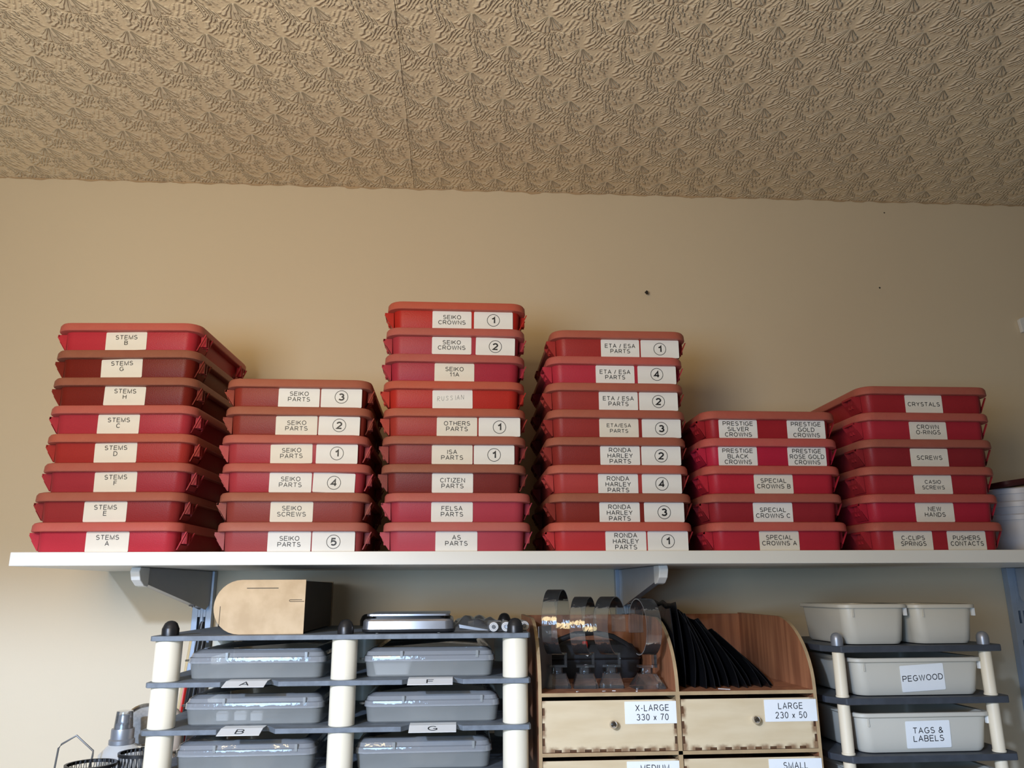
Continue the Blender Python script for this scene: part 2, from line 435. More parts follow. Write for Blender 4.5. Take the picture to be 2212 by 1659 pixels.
def sticker(parent, lines, w, h, loc, tilt=0, rotx=0, paper=None, cap=.0062, gap=.0080, stroke=.14, xs=.90, number=None, hand=False, peel=False, off=(0, 0), rc=.0016):
    """white label stuck on a front face: mesh with its lettering as child"""
    mb = MB(); out = rr(w/2, h/2, rc, 3)
    if peel: out = [(x, z + (.0016*math.sin((x/w+.5)*9) if z < 0 and x > 0 else 0)) for x, z in out]
    mb.prism(out, 0, -.00025, 'xz')
    o = mb.build('sticker', paper or M_PAPER, parent, loc, (rotx, tilt, 0), smooth=0)
    y = -.00040
    if number:
        me = text_mesh((number,), .0106, .01, .20, 1.0)
        obj_from('numeral', me, o, (off[0], y, off[1]))
        ring_mb(MB(), .0094, .0008).build('printed_circle', M_INK, o, (off[0], y, off[1]), smooth=0)
    elif hand:
        mb = MB(); w_ = .0004; s_ = .0068
        L = {'R': ([(0,0),(.05,1),(.5,1),(.6,.75),(.4,.55),(.05,.5),(.6,0)],), 'U': ([(0,1),(.05,.2),(.25,0),(.5,.2),(.55,1)],),
             'S': ([(.55,.9),(.2,1),(.05,.75),(.5,.4),(.45,.1),(0,.05)],), 'I': ([(.2,1),(.2,0)],),
             'A': ([(0,0),(.35,1),(.6,0)], [(.1,.4),(.6,.4)]), 'N': ([(0,0),(.05,1),(.6,.05),(.65,1)],)}
        x = -.0215
        for ch in 'RUSSIAN':
            for st in L[ch]: stroke_mb(mb, [(x+u*s_*.9, (v-.5)*s_*.95 + (x+.02)*.07) for u, v in st], w_)
            x += s_*(.45 if ch == 'I' else .9)
        mb.build('handwriting', M_PEN, o, (0, y, .001), smooth=0)
    else:
        obj_from('lettering', text_mesh(tuple(lines), cap, gap, stroke, xs), o, (off[0], y, off[1]))
    return o

# ---------------------------------------------------------------- the setting
MB().box(-2.4, 2.4, 0, .12, -.02, 2.62).build('wall_back', wall_material(), smooth=0)['kind'] = 'structure'
MB().box(-2.4, 2.4, -3.6, .0, 2.45, 2.55).build('ceiling', ceiling_material(), smooth=0)['kind'] = 'structure'
MB().box(-2.4, 2.4, -3.6, .0, -.05, 0).build('floor', mat('brown_carpet', srgb(120, 104, 88), .9, var=.1, scale=200), smooth=0)['kind'] = 'structure'
# ragged lower edge of the ceiling paper where it is trimmed against the wall
mb = MB(); N = 520; x0, x1 = -1.15, 1.45; top, bot = [], []
for i in range(N+1):
    x = x0 + (x1-x0)*i/N
    d = .0016 + .0011*math.sin(x*61) + .0009*math.sin(x*143+1) + random.uniform(0, .0008)
    if int(x*40) % 13 == 5: d += .0018
    bot.append((x, -.0010, 2.4500-d)); top.append((x, -.0010, 2.4500))
vs = top+bot+[(x, 0, z) for x, y, z in bot]
mb.add(vs, [(i, i+1, N+1+i+1, N+1+i) for i in range(N)] + [(N+1+i, N+1+i+1, 2*(N+1)+i+1, 2*(N+1)+i) for i in range(N)])
mb.build('trim_1', mat('ceiling_paper_edge', srgb(186, 158, 122), .6), smooth=0)['kind'] = 'structure'
# worktop below the picture that carries the racks
MB().box(-.95, 1.35, -.80, -.003, 1.255, 1.28).build('worktop', M_SHELF, smooth=0, bevel=.002)
tag(bpy.data.objects['worktop'], 'white worktop below the racks, under the lower edge of the picture', 'worktop')
wt = bpy.data.objects['worktop']
for x in (-.9, .2, 1.28): MB().box(x, x+.04, -.78, -.02, 0, 1.255).build('leg', M_SHELF, wt, smooth=0)

# ---------------------------------------------------------------- top shelf
SZ = 1.7515
tag(MB().box(-.5775, 1.32, -.30, -.0005, SZ-.0175, SZ).build('wall_shelf', M_SHELF, smooth=0, bevel=.0008),
    'long white wall shelf carrying the six stacks of red boxes', 'shelf')
def upright(xl, label):
    t = thing('shelf_upright', label, 'shelf upright', (xl, -.0005, 1.28), 0, 'twin-slot uprights under the shelf')
    mb = MB(); w = .031; H = SZ-.0180-1.28
    # channel: two side flanges and a face with slot pairs
    mb.box(0, .0016, -.013, 0, 0, H); mb.box(w-.0016, w, -.013, 0, 0, H)
    zs = [H-.079-.0, H-.079-.05*1]
    slots = []
    z = H - .0725
    while z > .02: slots.append((z-.021, z)); z -= .0485
    edges = [(0.0, .009), (.0135, .0175), (.022, w)]
    for a, b in edges: mb.box(a, b, -.0145, -.013, 0, H)
    prev = H
    for lo, hi in slots:
        for a, b in ((.009, .0135), (.0175, .022)): mb.box(a, b, -.0145, -.013, hi, prev)
        prev = lo
    for a, b in ((.009, .0135), (.0175, .022)): mb.box(a, b, -.0145, -.013, 0, prev)
    mb.build('channel', M_METAL, t, smooth=0, bevel=.0004)
    MB().box(.0016, w-.0016, -.002, 0, 0, H).build('back_web', M_METAL, t, smooth=0)
    return t
upright(-.4310, 'pale steel upright at the left, behind the arch-ended wooden box')
upright(.2680, 'pale steel upright in the middle, behind the clear acrylic stands')
upright(.9660, 'pale steel upright at the right edge of the picture')
def bracket(x, rz, label):
    t = thing('shelf_bracket', label, 'shelf bracket', (x, -.0155, SZ-.0180), rz, 'cantilever brackets under the shelf')
    # side plates (y = -distance from the wall, z down from the shelf)
    L = .232
    poly = [(0, 0), (-L, 0), (-L-.002, -.008), (-L+.012, -.021), (-.035, -.057), (-.014, -.061), (-.004, -.054), (0, -.046)]
    mb = MB(); mb.prism(poly, -.0052, -.0040, 'yz'); mb.prism(poly, .0040, .0052, 'yz')
    mb.box(-.0052, .0052, -L, 0, -.0012, 0)
    # rolled lower flange
    mb.add([(-.0052, -L+.012, -.021), (.0052, -L+.012, -.021), (.0052, -.035, -.057), (-.0052, -.035, -.057)], [(0,1,2,3)])
    mb.build('bracket_arm', M_BRK, t, smooth=0, bevel=.0003)
    cap = [(-L+.020, 0), (-L-.006, 0), (-L-.009, -.006), (-L-.004, -.017), (-L+.008, -.0245), (-L+.018, -.0262), (-L+.020, -.024)]
    MB().prism(cap, -.0066, .0066, 'yz').build('end_cap', M_WHITEPL, t, smooth=0, bevel=.0012)['label'] = 'white plastic end cap'
    mb = MB(); mb.lathe([(.0058, 0), (.0055, -.0015), (.0028, -.0035)], (0, 0, 0), 14)
    mb.build('screw', M_CHROME, t, (0, -.052, -.0525), (R(28), 0, 0))
    return t
bracket(-.4090, R(-6.5), 'grey bracket at the left under the shelf, casting its shadow on the wall')
bracket(.2790, R(2.6), 'grey bracket with white tip above the acrylic stands')
bracket(.9860, R(2), 'grey bracket at the right edge of the picture')

# ---------------------------------------------------------------- red boxes
PITCH = .0398; RH = .1015; BD = .235
def make_box_meshes():
    rim_h = .0112
    # body: tapered tray with rounded corners
    b = MB()
    b.rloft([(.0900, BD/2-.0115, .013, .0002), (.0912, BD/2-.0103, .014, .0022), (.0928, BD/2-.0090, .015, PITCH-.008)], n=5)
    body = b.mesh('body'); body.materials.append(M_RED)
    l = MB()
    l.rloft([(.0932, BD/2-.0086, .015, PITCH-.0128), (RH-.0008, BD/2-.0008, .021, PITCH-.0128), (RH, BD/2, .022, PITCH-.0118),
             (RH-.0004, BD/2-.0004, .022, PITCH-.0044), (RH-.0022, BD/2-.0022, .021, PITCH-.0014), (RH-.006, BD/2-.006, .018, PITCH-.0002),
             (RH-.016, BD/2-.016, .012, PITCH)], n=6)
    lid = l.mesh('lid'); lid.materials.append(M_LID)
    k = MB()   # latch on the +x side: two fins, a sloped cheek and two prongs, open above
    fin = [(.0926, PITCH-.0130), (RH+.0032, PITCH-.0130), (RH+.0045, PITCH-.0165), (.0932, .0030), (.0920, .0030)]
    h = .0155
    for a in (-h, h-.0018): k.prism([(u, v) for u, v in fin], a, a+.0018, 'xz')
    k.add([(RH+.0010, -h, .0130+.0035), (RH+.0010, h, .0165), (.0934, h, .0030), (.0934, -h, .0030),
           (RH-.0006, -h, .0165), (RH-.0006, h, .0165), (.0922, h, .0030), (.0922, -h, .0030)],
          [(0,1,2,3), (7,6,5,4), (0,4,5,1), (3,2,6,7), (0,3,7,4), (1,5,6,2)])
    k.box(RH+.0015, RH+.0042, -h, h, PITCH-.0160, PITCH-.0130)
    for a in (-.0055, .0025): k.box(.0935, RH-.0002, a, a+.003, .0100, PITCH-.0130)
    latch = k.mesh('latch'); latch.materials.append(M_RED)
    k = MB()   # right-hand latch: an open U-shaped frame sloping back to the wall, two prongs inside it
    def bar(y0, y1, z0, z1):
        def X(z): f = (z-.003)/(PITCH-.0150); return .0932 + (RH+.0030-.0932)*min(max(f, 0), 1)
        a, b = X(z0), X(z1); q = .0016
        k.add([(a, y0, z0), (a, y1, z0), (b, y1, z1), (b, y0, z1), (a-q, y0, z0), (a-q, y1, z0), (b-q, y1, z1), (b-q, y0, z1)],
              [(0,1,2,3), (7,6,5,4), (0,4,5,1), (1,5,6,2), (2,6,7,3), (3,7,4,0)])
    bar(-h, -h+.0030, .0035, PITCH-.0125); bar(h-.0030, h, .0035, PITCH-.0125); bar(-h, h, .0035, .0100)
    for a in (-.0055, .0025): k.box(.0935, RH-.0002, a, a+.003, .0120, PITCH-.0130)
    latchr = k.mesh('latch'); latchr.materials.append(M_RED)
    for me in (body, lid):
        for p in me.polygons: p.use_smooth = True
        me.set_sharp_from_angle(angle=R(38))
    return body, lid, latch, latchr
BODY, LID, LATCH, LATCHR = make_box_meshes()
def red_box(x, z, rz, col, label, stickers, group, front=-.295):
    t = thing('storage_box', label, 'storage box', (x, front+BD/2, z), rz, group)
    q = srgb(*col); c = (q[0]*.76, q[1]*.98, q[2]*.86, 1)
    for nm, me in (('body', BODY), ('lid', LID)): obj_from(nm, me, t).color = c
    for sx in (1, -1):
        for y in (-BD/2+.0365, BD/2-.0365):
            o = obj_from('latch', LATCHR if sx > 0 else LATCH, t, (0, y, 0), (0, 0, 0 if sx > 0 else PI)); o.color = c
    tilt = R(-1.6)
    for sd in stickers:
        lx, w, h, lines, num = sd['x'], sd.get('w', .0570), sd.get('h', .0268), sd.get('t'), sd.get('n')
        zc = PITCH-.0130-h/2 - sd.get('dz', .0)
        yc = -(BD/2-.0090) - .0004 + (PITCH-.008-zc)*(.0013/.030)
        off = (sd.get('ox', 0), sd.get('oz', 0))
        sticker(t, lines, w, h, (lx, yc, zc), R(-sd.get('r', 0)), R(2.2), sd.get('p', M_PAPER), number=num, hand=sd.get('hand', False),
                peel=sd.get('peel', False), off=off, gap=sd.get('gap', .0080), cap=sd.get('cap', .0064), xs=sd.get('xs', 1.0)*.95)
    return t
Wp = M_PAPERW
def stack(name, rows, n0, rz, group, front=-.295):
    n = len(rows)
    for i, (x, col, desc, st) in enumerate(rows):
        z = SZ + PITCH*(n-1-i)
        for s_ in st: s_['x'] = s_['X'] - x
        red_box(x, z, rz + R(random.uniform(-.5, .5)), col, desc, st, group, front - (.0 if rz == 0 else 0))
def T(X, *lines, **k): return dict(X=X, t=lines, **k)
def Nn(X, num, **k): return dict(X=X, n=num, p=Wp, **k)
stack('stems', [
 (-.4640, (205, 52, 66), 'crimson storage box labelled STEMS B, top of the leftmost stack', [T(-.4667, 'STEMS', 'B', oz=.002, peel=True, r=.8)]),
 (-.4620, (132, 38, 30), 'dark brick-red storage box labelled STEMS G', [T(-.4674, 'STEMS', 'G', oz=.0035, r=1.8)]),
 (-.4610, (136, 40, 33), 'dark brick-red storage box labelled STEMS H', [T(-.4582, 'STEMS', 'H', oz=.003, r=-.8)]),
 (-.4590, (196, 56, 70), 'crimson storage box labelled STEMS C', [T(-.4620, 'STEMS', 'C', oz=.002)]),
 (-.4585, (190, 56, 54), 'red storage box labelled STEMS D', [T(-.4625, 'STEMS', 'D', oz=.003, r=.8)]),
 (-.4575, (184, 54, 66), 'crimson storage box labelled STEMS F', [T(-.4565, 'STEMS', 'F', oz=.003, r=.8, h=.0275)]),
 (-.4630, (170, 52, 56), 'muted red storage box labelled STEMS E', [T(-.4659, 'STEMS', 'E', oz=.002)]),
 (-.4625, (212, 56, 74), 'bright crimson storage box labelled STEMS A, standing on the shelf', [T(-.4575, 'STEMS', 'A', oz=.002, h=.0264)]),
], 0, R(-3), 'red boxes of the leftmost stack')
stack('parts', [
 (-.2272, (166, 58, 48), 'brownish-red storage box labelled SEIKO PARTS 3, top of its stack', [T(-.2268, 'SEIKO', 'PARTS', p=Wp, oz=.002), Nn(-.1679, '3', oz=.002)]),
 (-.2270, (160, 58, 50), 'brownish-red storage box labelled SEIKO PARTS 2', [T(-.2286, 'SEIKO', 'PARTS', r=.8), Nn(-.1699, '2', oz=.001, r=-.6)]),
 (-.2276, (196, 66, 76), 'rose-red storage box labelled SEIKO PARTS 1, third from the top of its stack', [T(-.2315, 'SEIKO', 'PARTS', oz=.001, r=1.4), Nn(-.1695, '1', oz=.001)]),
 (-.2250, (196, 62, 76), 'rose-red storage box labelled SEIKO PARTS 4, its number label tilted', [T(-.2316, 'SEIKO', 'PARTS', p=Wp, oz=.001), Nn(-.1728, '4', r=-1.8)]),
 (-.2247, (166, 70, 68), 'dull red storage box labelled SEIKO SCREWS', [T(-.2269, 'SEIKO', 'SCREWS', oz=.001)]),
 (-.2244, (184, 76, 84), 'dusty rose storage box labelled SEIKO PARTS 5, standing on the shelf', [T(-.2282, 'SEIKO', 'PARTS', p=Wp, oz=.0005), Nn(-.1696, '5')]),
], 0, R(.4), 'red boxes of the second stack')
stack('makers', [
 (-.0066, (206, 46, 40), 'scarlet storage box labelled SEIKO CROWNS 1, top of the tallest stack', [T(-.0137, 'SEIKO', 'CROWNS', p=Wp, oz=.0005), Nn(.0470, '1', oz=.0008)]),
 (-.0070, (194, 60, 74), 'rose-red storage box labelled SEIKO CROWNS 2', [T(-.0127, 'SEIKO', 'CROWNS', p=Wp, h=.0255, oz=.001), Nn(.0507, '2', r=-1.2, h=.0265)]),
 (-.0085, (192, 52, 72), 'crimson storage box labelled SEIKO 11A', [T(-.0095, 'SEIKO', '11A', oz=.0015, h=.0275)]),
 (-.0087, (204, 50, 44), 'scarlet storage box with the handwritten label RUSSIAN', [T(-.0109, 'RUSSIAN', hand=True, p=Wp, r=.8)]),
 (-.0067, (186, 60, 54), 'red storage box labelled OTHERS PARTS 1', [T(-.0032, 'OTHERS', 'PARTS', oz=.001), Nn(.0569, '1', w=.0590)]),
 (-.0067, (162, 58, 60), 'dull red storage box labelled ISA PARTS 1', [T(-.0094, 'ISA', 'PARTS'), Nn(.0494, '1')]),
 (-.0075, (140, 52, 52), 'dark dull red storage box labelled CITIZEN PARTS', [T(-.0093, 'CITIZEN', 'PARTS', p=Wp)]),
 (-.0017, (200, 68, 88), 'pink-red storage box labelled FELSA PARTS', [T(-.0094, 'FELSA', 'PARTS', p=Wp, oz=.001)]),
 (-.0017, (206, 78, 98), 'pink-red storage box labelled AS PARTS, standing on the shelf', [T(-.0026, 'AS', 'PARTS', p=Wp, oz=.0015)]),
], 0, R(.2), 'red boxes of the third and tallest stack')
stack('eta', [
 (.2328, (182, 54, 54), 'red storage box labelled ETA / ESA PARTS 1, top of its stack', [T(.2347, 'ETA / ESA', 'PARTS', p=Wp, xs=.95), Nn(.2939, '1')]),
 (.2261, (204, 54, 74), 'crimson storage box labelled ETA / ESA PARTS 4', [T(.2253, 'ETA / ESA', 'PARTS', p=Wp, xs=.95), Nn(.2871, '4', oz=.001)]),
 (.2252, (176, 58, 56), 'dull red storage box labelled ETA / ESA PARTS 2', [T(.2286, 'ETA / ESA', 'PARTS', p=Wp, xs=.95), Nn(.2874, '2')]),
 (.2250, (170, 54, 54), 'dull red storage box labelled ETA/ESA PARTS 3 in smaller print', [T(.2269, 'ETA/ESA', 'PARTS', cap=.0055), Nn(.2888, '3')]),
 (.2245, (158, 52, 50), 'dull red storage box labelled RONDA HARLEY PARTS 2', [T(.2285, 'RONDA', 'HARLEY', 'PARTS', p=Wp), Nn(.2875, '2')]),
 (.2246, (198, 68, 70), 'red storage box labelled RONDA HARLEY PARTS 4', [T(.2227, 'RONDA', 'HARLEY', 'PARTS', p=Wp, h=.0285), Nn(.2852, '4')]),
 (.2264, (150, 50, 46), 'dark red storage box labelled RONDA HARLEY PARTS 3', [T(.2230, 'RONDA', 'HARLEY', 'PARTS', p=Wp, h=.0282), Nn(.2862, '3')]),
 (.2259, (212, 60, 68), 'bright red storage box labelled RONDA HARLEY PARTS 1, standing on the shelf', [T(.2315, 'RONDA', 'HARLEY', 'PARTS', p=Wp), Nn(.2905, '1')]),
], 0, R(.2), 'red boxes of the fourth stack')
stack('crowns', [
 (.4485, (182, 42, 54), 'red storage box labelled PRESTIGE SILVER CROWNS and PRESTIGE GOLD CROWNS, top of its stack', [T(.4013, 'PRESTIGE', 'SILVER', 'CROWNS', p=Wp), T(.5029, 'PRESTIGE', 'GOLD', 'CROWNS', p=Wp)]),
 (.4478, (208, 44, 74), 'crimson storage box labelled PRESTIGE BLACK CROWNS and PRESTIGE ROSE GOLD CROWNS', [T(.3983, 'PRESTIGE', 'BLACK', 'CROWNS', p=Wp), T(.5004, 'PRESTIGE', 'ROSE GOLD', 'CROWNS', p=Wp, xs=.95)]),
 (.4475, (206, 46, 66), 'crimson storage box labelled SPECIAL CROWNS B', [T(.4469, 'SPECIAL', 'CROWNS B', oz=.001)]),
 (.4472, (170, 46, 58), 'dull red storage box labelled SPECIAL CROWNS C', [T(.4435, 'SPECIAL', 'CROWNS C', p=Wp, h=.028)]),
 (.4500, (206, 50, 70), 'crimson storage box labelled SPECIAL CROWNS A, standing on the shelf', [T(.4488, 'SPECIAL', 'CROWNS A', oz=.001)]),
], 0, R(0), 'red boxes of the fifth stack')
stack('spares', [
 (.6894, (178, 46, 56), 'dark red storage box labelled CRYSTALS, top of the rightmost stack', [T(.6871, 'CRYSTALS')]),
 (.6850, (192, 48, 64), 'red storage box labelled CROWN O-RINGS', [T(.6869, 'CROWN', 'O-RINGS', oz=.002, dz=.0005)]),
 (.6838, (160, 44, 54), 'dark red storage box labelled SCREWS, third from the top of the rightmost stack', [T(.6839, 'SCREWS', dz=.0005)]),
 (.6804, (182, 48, 60), 'red storage box labelled CASIO SCREWS', [T(.6841, 'CASIO', 'SCREWS', cap=.0056)]),
 (.6795, (196, 44, 66), 'crimson storage box labelled NEW HANDS', [T(.6809, 'NEW', 'HANDS', oz=.001)]),
 (.6803, (190, 48, 62), 'red storage box labelled C-CLIPS SPRINGS and PUSHERS CONTACTS, standing on the shelf', [T(.6436, 'C-CLIPS', 'SPRINGS', xs=.95), T(.7224, 'PUSHERS', 'CONTACTS', xs=.95)]),
], 0, R(0), 'red boxes of the rightmost stack')

# ---------------------------------------------------------------- tubs at the right end of the shelf
for i in range(3):
    z = SZ + .020*i
    lab = ['round white plastic tub at the bottom of the nested tubs by the right edge',
           'round white plastic tub in the middle of the nested tubs by the right edge',
           'round white plastic tub at the top of the nested tubs by the right edge'][i]
    t = thing('plastic_tub', lab, 'tub', (.900, -.165, z), 0, 'nested white tubs on the shelf')
    o_, n_ = .0, 32
    mb = MB()
    mb.lathe([(.049, 0), (.051, .002), (.0585, .052), (.0570, .052), (.0495, .0035)], n=n_, cap1=True)
    mb.build('cup', M_TUB, t)
    mb = MB(); mb.lathe([(.0588, .0500), (.0612, .0500), (.0615, .0572), (.0600, .0590), (.0575, .0585), (.0575, .0500)], n=n_, cap0=False, cap1=False)
    mb.build('rim', M_TUB, t)
t = thing('tub_lid', 'dark maroon plastic lid lying tilted on the white tubs', 'lid', (.900, -.165, SZ+.0992), 0)
MB().rloft([(.060, .050, .012, 0), (.062, .052, .013, .004), (.061, .051, .013, .009)], n=4).build('plate', M_MAROON, t, (.004, 0, .0085), (0, R(-8), 0))
MB().rloft([(.012, .012, .003, 0), (.011, .011, .003, .012)], n=3).build('foot', M_MAROON, t, (.040, 0, 0))
# small fitting on the wall at the right edge, wall marks
mb = MB(); mb.prism([(0, .0015), (.0025, -.0225), (.05, -.020), (.05, .022), (.001, .0045)], -.0005, -.008, 'xz')
tag(mb.build('wall_fitting', M_WHITEPL, None, (1.078, 0, 2.199), smooth=0, bevel=.001), 'small white plastic fitting on the wall at the right edge of the picture', 'wall fitting')
mb = MB(); mb.lathe([(.0014, 0), (.0016, .006), (.0022, .007)], n=10, axis='y'); mb.box(-.002, .0012, -.004, -.0006, -.007, -.001)
tag(mb.build('nail', M_DARKSLOT, None, (.3495, -.0076, 2.2453), smooth=0), 'rusty nail stub in the wall above the fourth stack', 'nail')
for x, z, s_, lb in ((.8407, 2.4248, .0013, 'tiny dark pit in the wall just under the ceiling at the right'), (.8106, 2.2643, .0016, 'tiny dark pit in the wall above the rightmost stack')):
    tag(MB().prism([(s_*math.cos(a)*(1+.3*math.sin(3*a)), s_*math.sin(a)) for a in [i*PI/5 for i in range(10)]], -.0003, -.0008, 'xz').build('wall_pit', M_DARKSLOT, None, (x, 0, z), smooth=0), lb, 'wall mark')

# ---------------------------------------------------------------- left rack
RX0, RX1, RY0, RY1 = -.3825, .0935, -.325, -.045
TZ = [1.6472, 1.5925, 1.5380, 1.4835, 1.4290]
TT = .0060
POSTX = (-.3635, -.1435, .0752)
rack = thing('tray_rack', 'grey-shelved rack on thick white tubes holding the clear lidded boxes', 'rack', (0, 0, 1.28))
def tray_poly(x0, x1, y0, y1, notches, ch=.006):
    p = [(x0, y0+ch), (x0+ch*.6, y0)]
    for c, w, d in notches: p += [(c-w/2-d*.6+.004, y0), (c-w/2+.004, y0+d), (c+w/2-.004, y0+d), (c+w/2+d*.6-.004, y0)]
    return p + [(x1-ch*.4, y0), (x1, y0+ch*.6), (x1, y1), (x0, y1)]
for i, z in enumerate(TZ):
    nt = [] if i == 0 else [(-.2560, .052, .022), (-.0300, .058, .022)]
    MB().prism(tray_poly(RX0, RX1, RY0, RY1, nt), z-TT-1.28, z-1.28, 'xy').build('tray', M_SLATE, rack, smooth=0, bevel=.0006)
for i in range(len(TZ)):
    zt = TZ[i]-TT; zb = TZ[i+1] if i+1 < len(TZ) else 1.28
    for px in POSTX:
        for py in (RY0+.0185, RY1-.0185):
            mb = MB(); mb.lathe([(.0155, zb-1.28), (.0162, zb-1.28+.0008), (.0162, zt-1.28-.0008), (.0155, zt-1.28)], (px, py, 0), 28)
            mb.build('tube', M_POLE, rack)
for px in POSTX:
    for py in (RY0+.0185, RY1-.0185):
        mb = MB(); z0 = TZ[0]-1.28
        mb.lathe([(.0105, 0), (.0105, .0082), (.0098, .0096), (.0092, .0112), (.0075, .0148), (.0045, .0172), (.0012, .0180)], (px, py, z0), 20)
        mb.build('end_cap', M_BLACKPL, rack)['label'] = 'black domed cap'
# card tabs with letters
for (cx, w, zt, ch, lb) in ((-.2600, .0505, TZ[1], 'A', 'upper left'), (-.2615, .0505, TZ[2], 'B', 'lower left'), (-.0330, .0560, TZ[1], 'F', 'upper right'), (-.0290, .0580, TZ[2], 'G', 'lower right')):
    t = thing('letter_card', 'white card tab lettered %s under the %s clear box' % (ch, lb), 'card', (cx, RY0+.004, zt+.0002), 0, 'letter cards under the clear boxes')
    dy = -.020; dz = -.0050
    mb = MB(); mb.add([(-w/2, .02, 0), (w/2, .02, 0), (w/2, 0, 0), (-w/2, 0, 0), (-w/2, dy, dz), (w/2, dy, dz)], [(0,1,2,3), (3,2,5,4)])
    mb.add([(-w/2, .02, .0004), (w/2, .02, .0004), (w/2, 0, .0004), (-w/2, 0, .0004), (-w/2, dy, dz+.0004), (w/2, dy, dz+.0004)], [(0,3,2,1), (3,4,5,2)])
    mb.add([(-w/2, dy, dz), (w/2, dy, dz), (w/2, dy, dz+.0004), (-w/2, dy, dz+.0004)], [(0,1,2,3)])
    mb.build('card', M_PAPERW, t, smooth=0)
    obj_from('lettering', text_mesh((ch,), .0130, .014, .11), t, (0, dy/2, dz/2+.0008), (R(-76), 0, 0))
# clear boxes
CB = .1750/2
def clear_box(x, z, label, front=-.300, w=CB):
    t = thing('clear_box', label, 'clear box', (x, front+.11, z+.0001), 0, 'clear lidded boxes in the rack')
    D = .110
    mb = MB()
    mb.rloft([(w-.0065, D-.0065, .010, 0), (w-.0045, D-.0045, .012, .0018), (w-.0022, D-.0022, .013, .0185), (w-.0014, D-.0014, .014, .0200), (w-.0014, D-.0014, .014, .0215)], cap1=False, n=4)
    mb.build('base', M_FROST, t)
    mb = MB()
    mb.rloft([(w-.0002, D-.0002, .014, .0196), (w, D, .014, .0206), (w-.0006, D-.0006, .014, .0262), (w-.0024, D-.0024, .013, .0274), (w-.0040, D-.0040, .012, .0318), (w-.0060, D-.0060, .012, .0330), (w-.0100, D-.0100, .011, .0358), (w-.0140, D-.0140, .009, .0366), (w-.018, D-.018, .007, .0366), (w-.020, D-.020, .006, .0354)], cap0=False, n=4)
    mb.build('lid', M_LIDCLR, t)
    mb = MB(); mb.lathe([(.0043, 0), (.0043, .0022)], (-w-.0025, -D+.020, .0212), 18); mb.box(-w-.003, -w+.001, -D+.017, -D+.023, .0212, .0234)
    mb.build('lift_tab', M_FROST, t)
    for fx in (-.42, .72):
        mb = MB(); mb.box(w*fx-.0016, w*fx+.0016, -D-.0010, -D+.0020, .0240, .0325)
        mb.build('clip', M_FROST, t, smooth=0)
    return t
LZ = TZ[1:4]
clear_box(-.2560, LZ[0], 'clear lidded box on the upper left of the rack, above card A')
clear_box(-.2550, LZ[1], 'clear lidded box in the middle left of the rack, above card B')
clear_box(-.2620, LZ[2], 'clear lidded box cut by the lower edge of the picture at the left')
clear_box(-.0355, LZ[0], 'clear lidded box holding a small white dish, above card F', w=.0855)
clear_box(-.0310, LZ[1], 'clear lidded box in the middle right of the rack, above card G')
clear_box(-.0410, LZ[2], 'clear lidded box cut by the lower edge of the picture beside the wooden cabinet')
# things inside the clear boxes
mb = MB(); mb.rloft([(.022, .03, .006, 0), (.026, .034, .008, .016), (.0250, .033, .007, .016), (.021, .029, .006, .001)], n=4)
tag(mb.build('small_dish', M_WHITEPL, None, (-.0840, -.255, LZ[0]+.0024)), 'small white dish seen through the side of the clear box', 'dish')
for k, (x, y, z) in enumerate(((-.300, -.262, LZ[1]), (-.278, -.259, LZ[1]), (-.256, -.265, LZ[1]))):
    mb = MB(); mb.rloft([(.008, .010, .003, 0), (.0085, .0105, .003, .009), (.006, .008, .002, .011)], n=3)
    tag(mb.build('part_capsule', M_WHITEPL, None, (x, y, z+.0024)), 'pale plastic capsule inside the middle left clear box, the %s of three' % ('leftmost', 'middle one', 'rightmost')[k], 'capsule', 'capsules inside the clear box')
# arch-ended wooden box on top of the rack
t = thing('arched_box', 'small tan wooden box with a rounded left end on top of the rack', 'wooden box', (-.1985, -.300, TZ[0]+.0001))
Hh = .0680; Ln = .1160; rad = Hh/2
def arch(inset=0):
    pts = [(0-inset, inset), (0-inset, Hh-inset)]
    for i in range(17):
        a = R(90 + 180*i/16); pts.append((-(Ln-rad) + (rad-inset)*math.cos(a), rad + (rad-inset)*math.sin(a)))
    return pts
M2 = [M_MDF, M_BURN]
MB().prism(arch(), 0, .003, 'xz', 0, 1).build('front_panel', M2, t, smooth=0)
MB().prism(arch(), .232, .235, 'xz', 0, 1).build('back_panel', M2, t, smooth=0)
MB().prism(arch(.0015), .003, .232, 'xz').build('shell', M_MDFSHADE, t, smooth=0)['label'] = 'side of the wooden box, coloured dark for its shade'
for q in ((-.0755, -.0350, .0570, .0578), (-.1078, -.1072, .0120, .0350)): MB().box(q[0], q[1], -.0003, .0002, q[2], q[3]).build('joint_slot', M_DARKSLOT, t, smooth=0)
mb = MB(); out = [(-.0010, 0, .0405), (-.0190, 0, .0405), (-.0202, 0, .0412), (-.0202, 0, .0420), (-.0190, 0, .0426), (-.0040, 0, .0426)]
mb.tube(out, .00035, 4); mb.build('laser_cut_line', M_DARKSLOT, t, smooth=0)
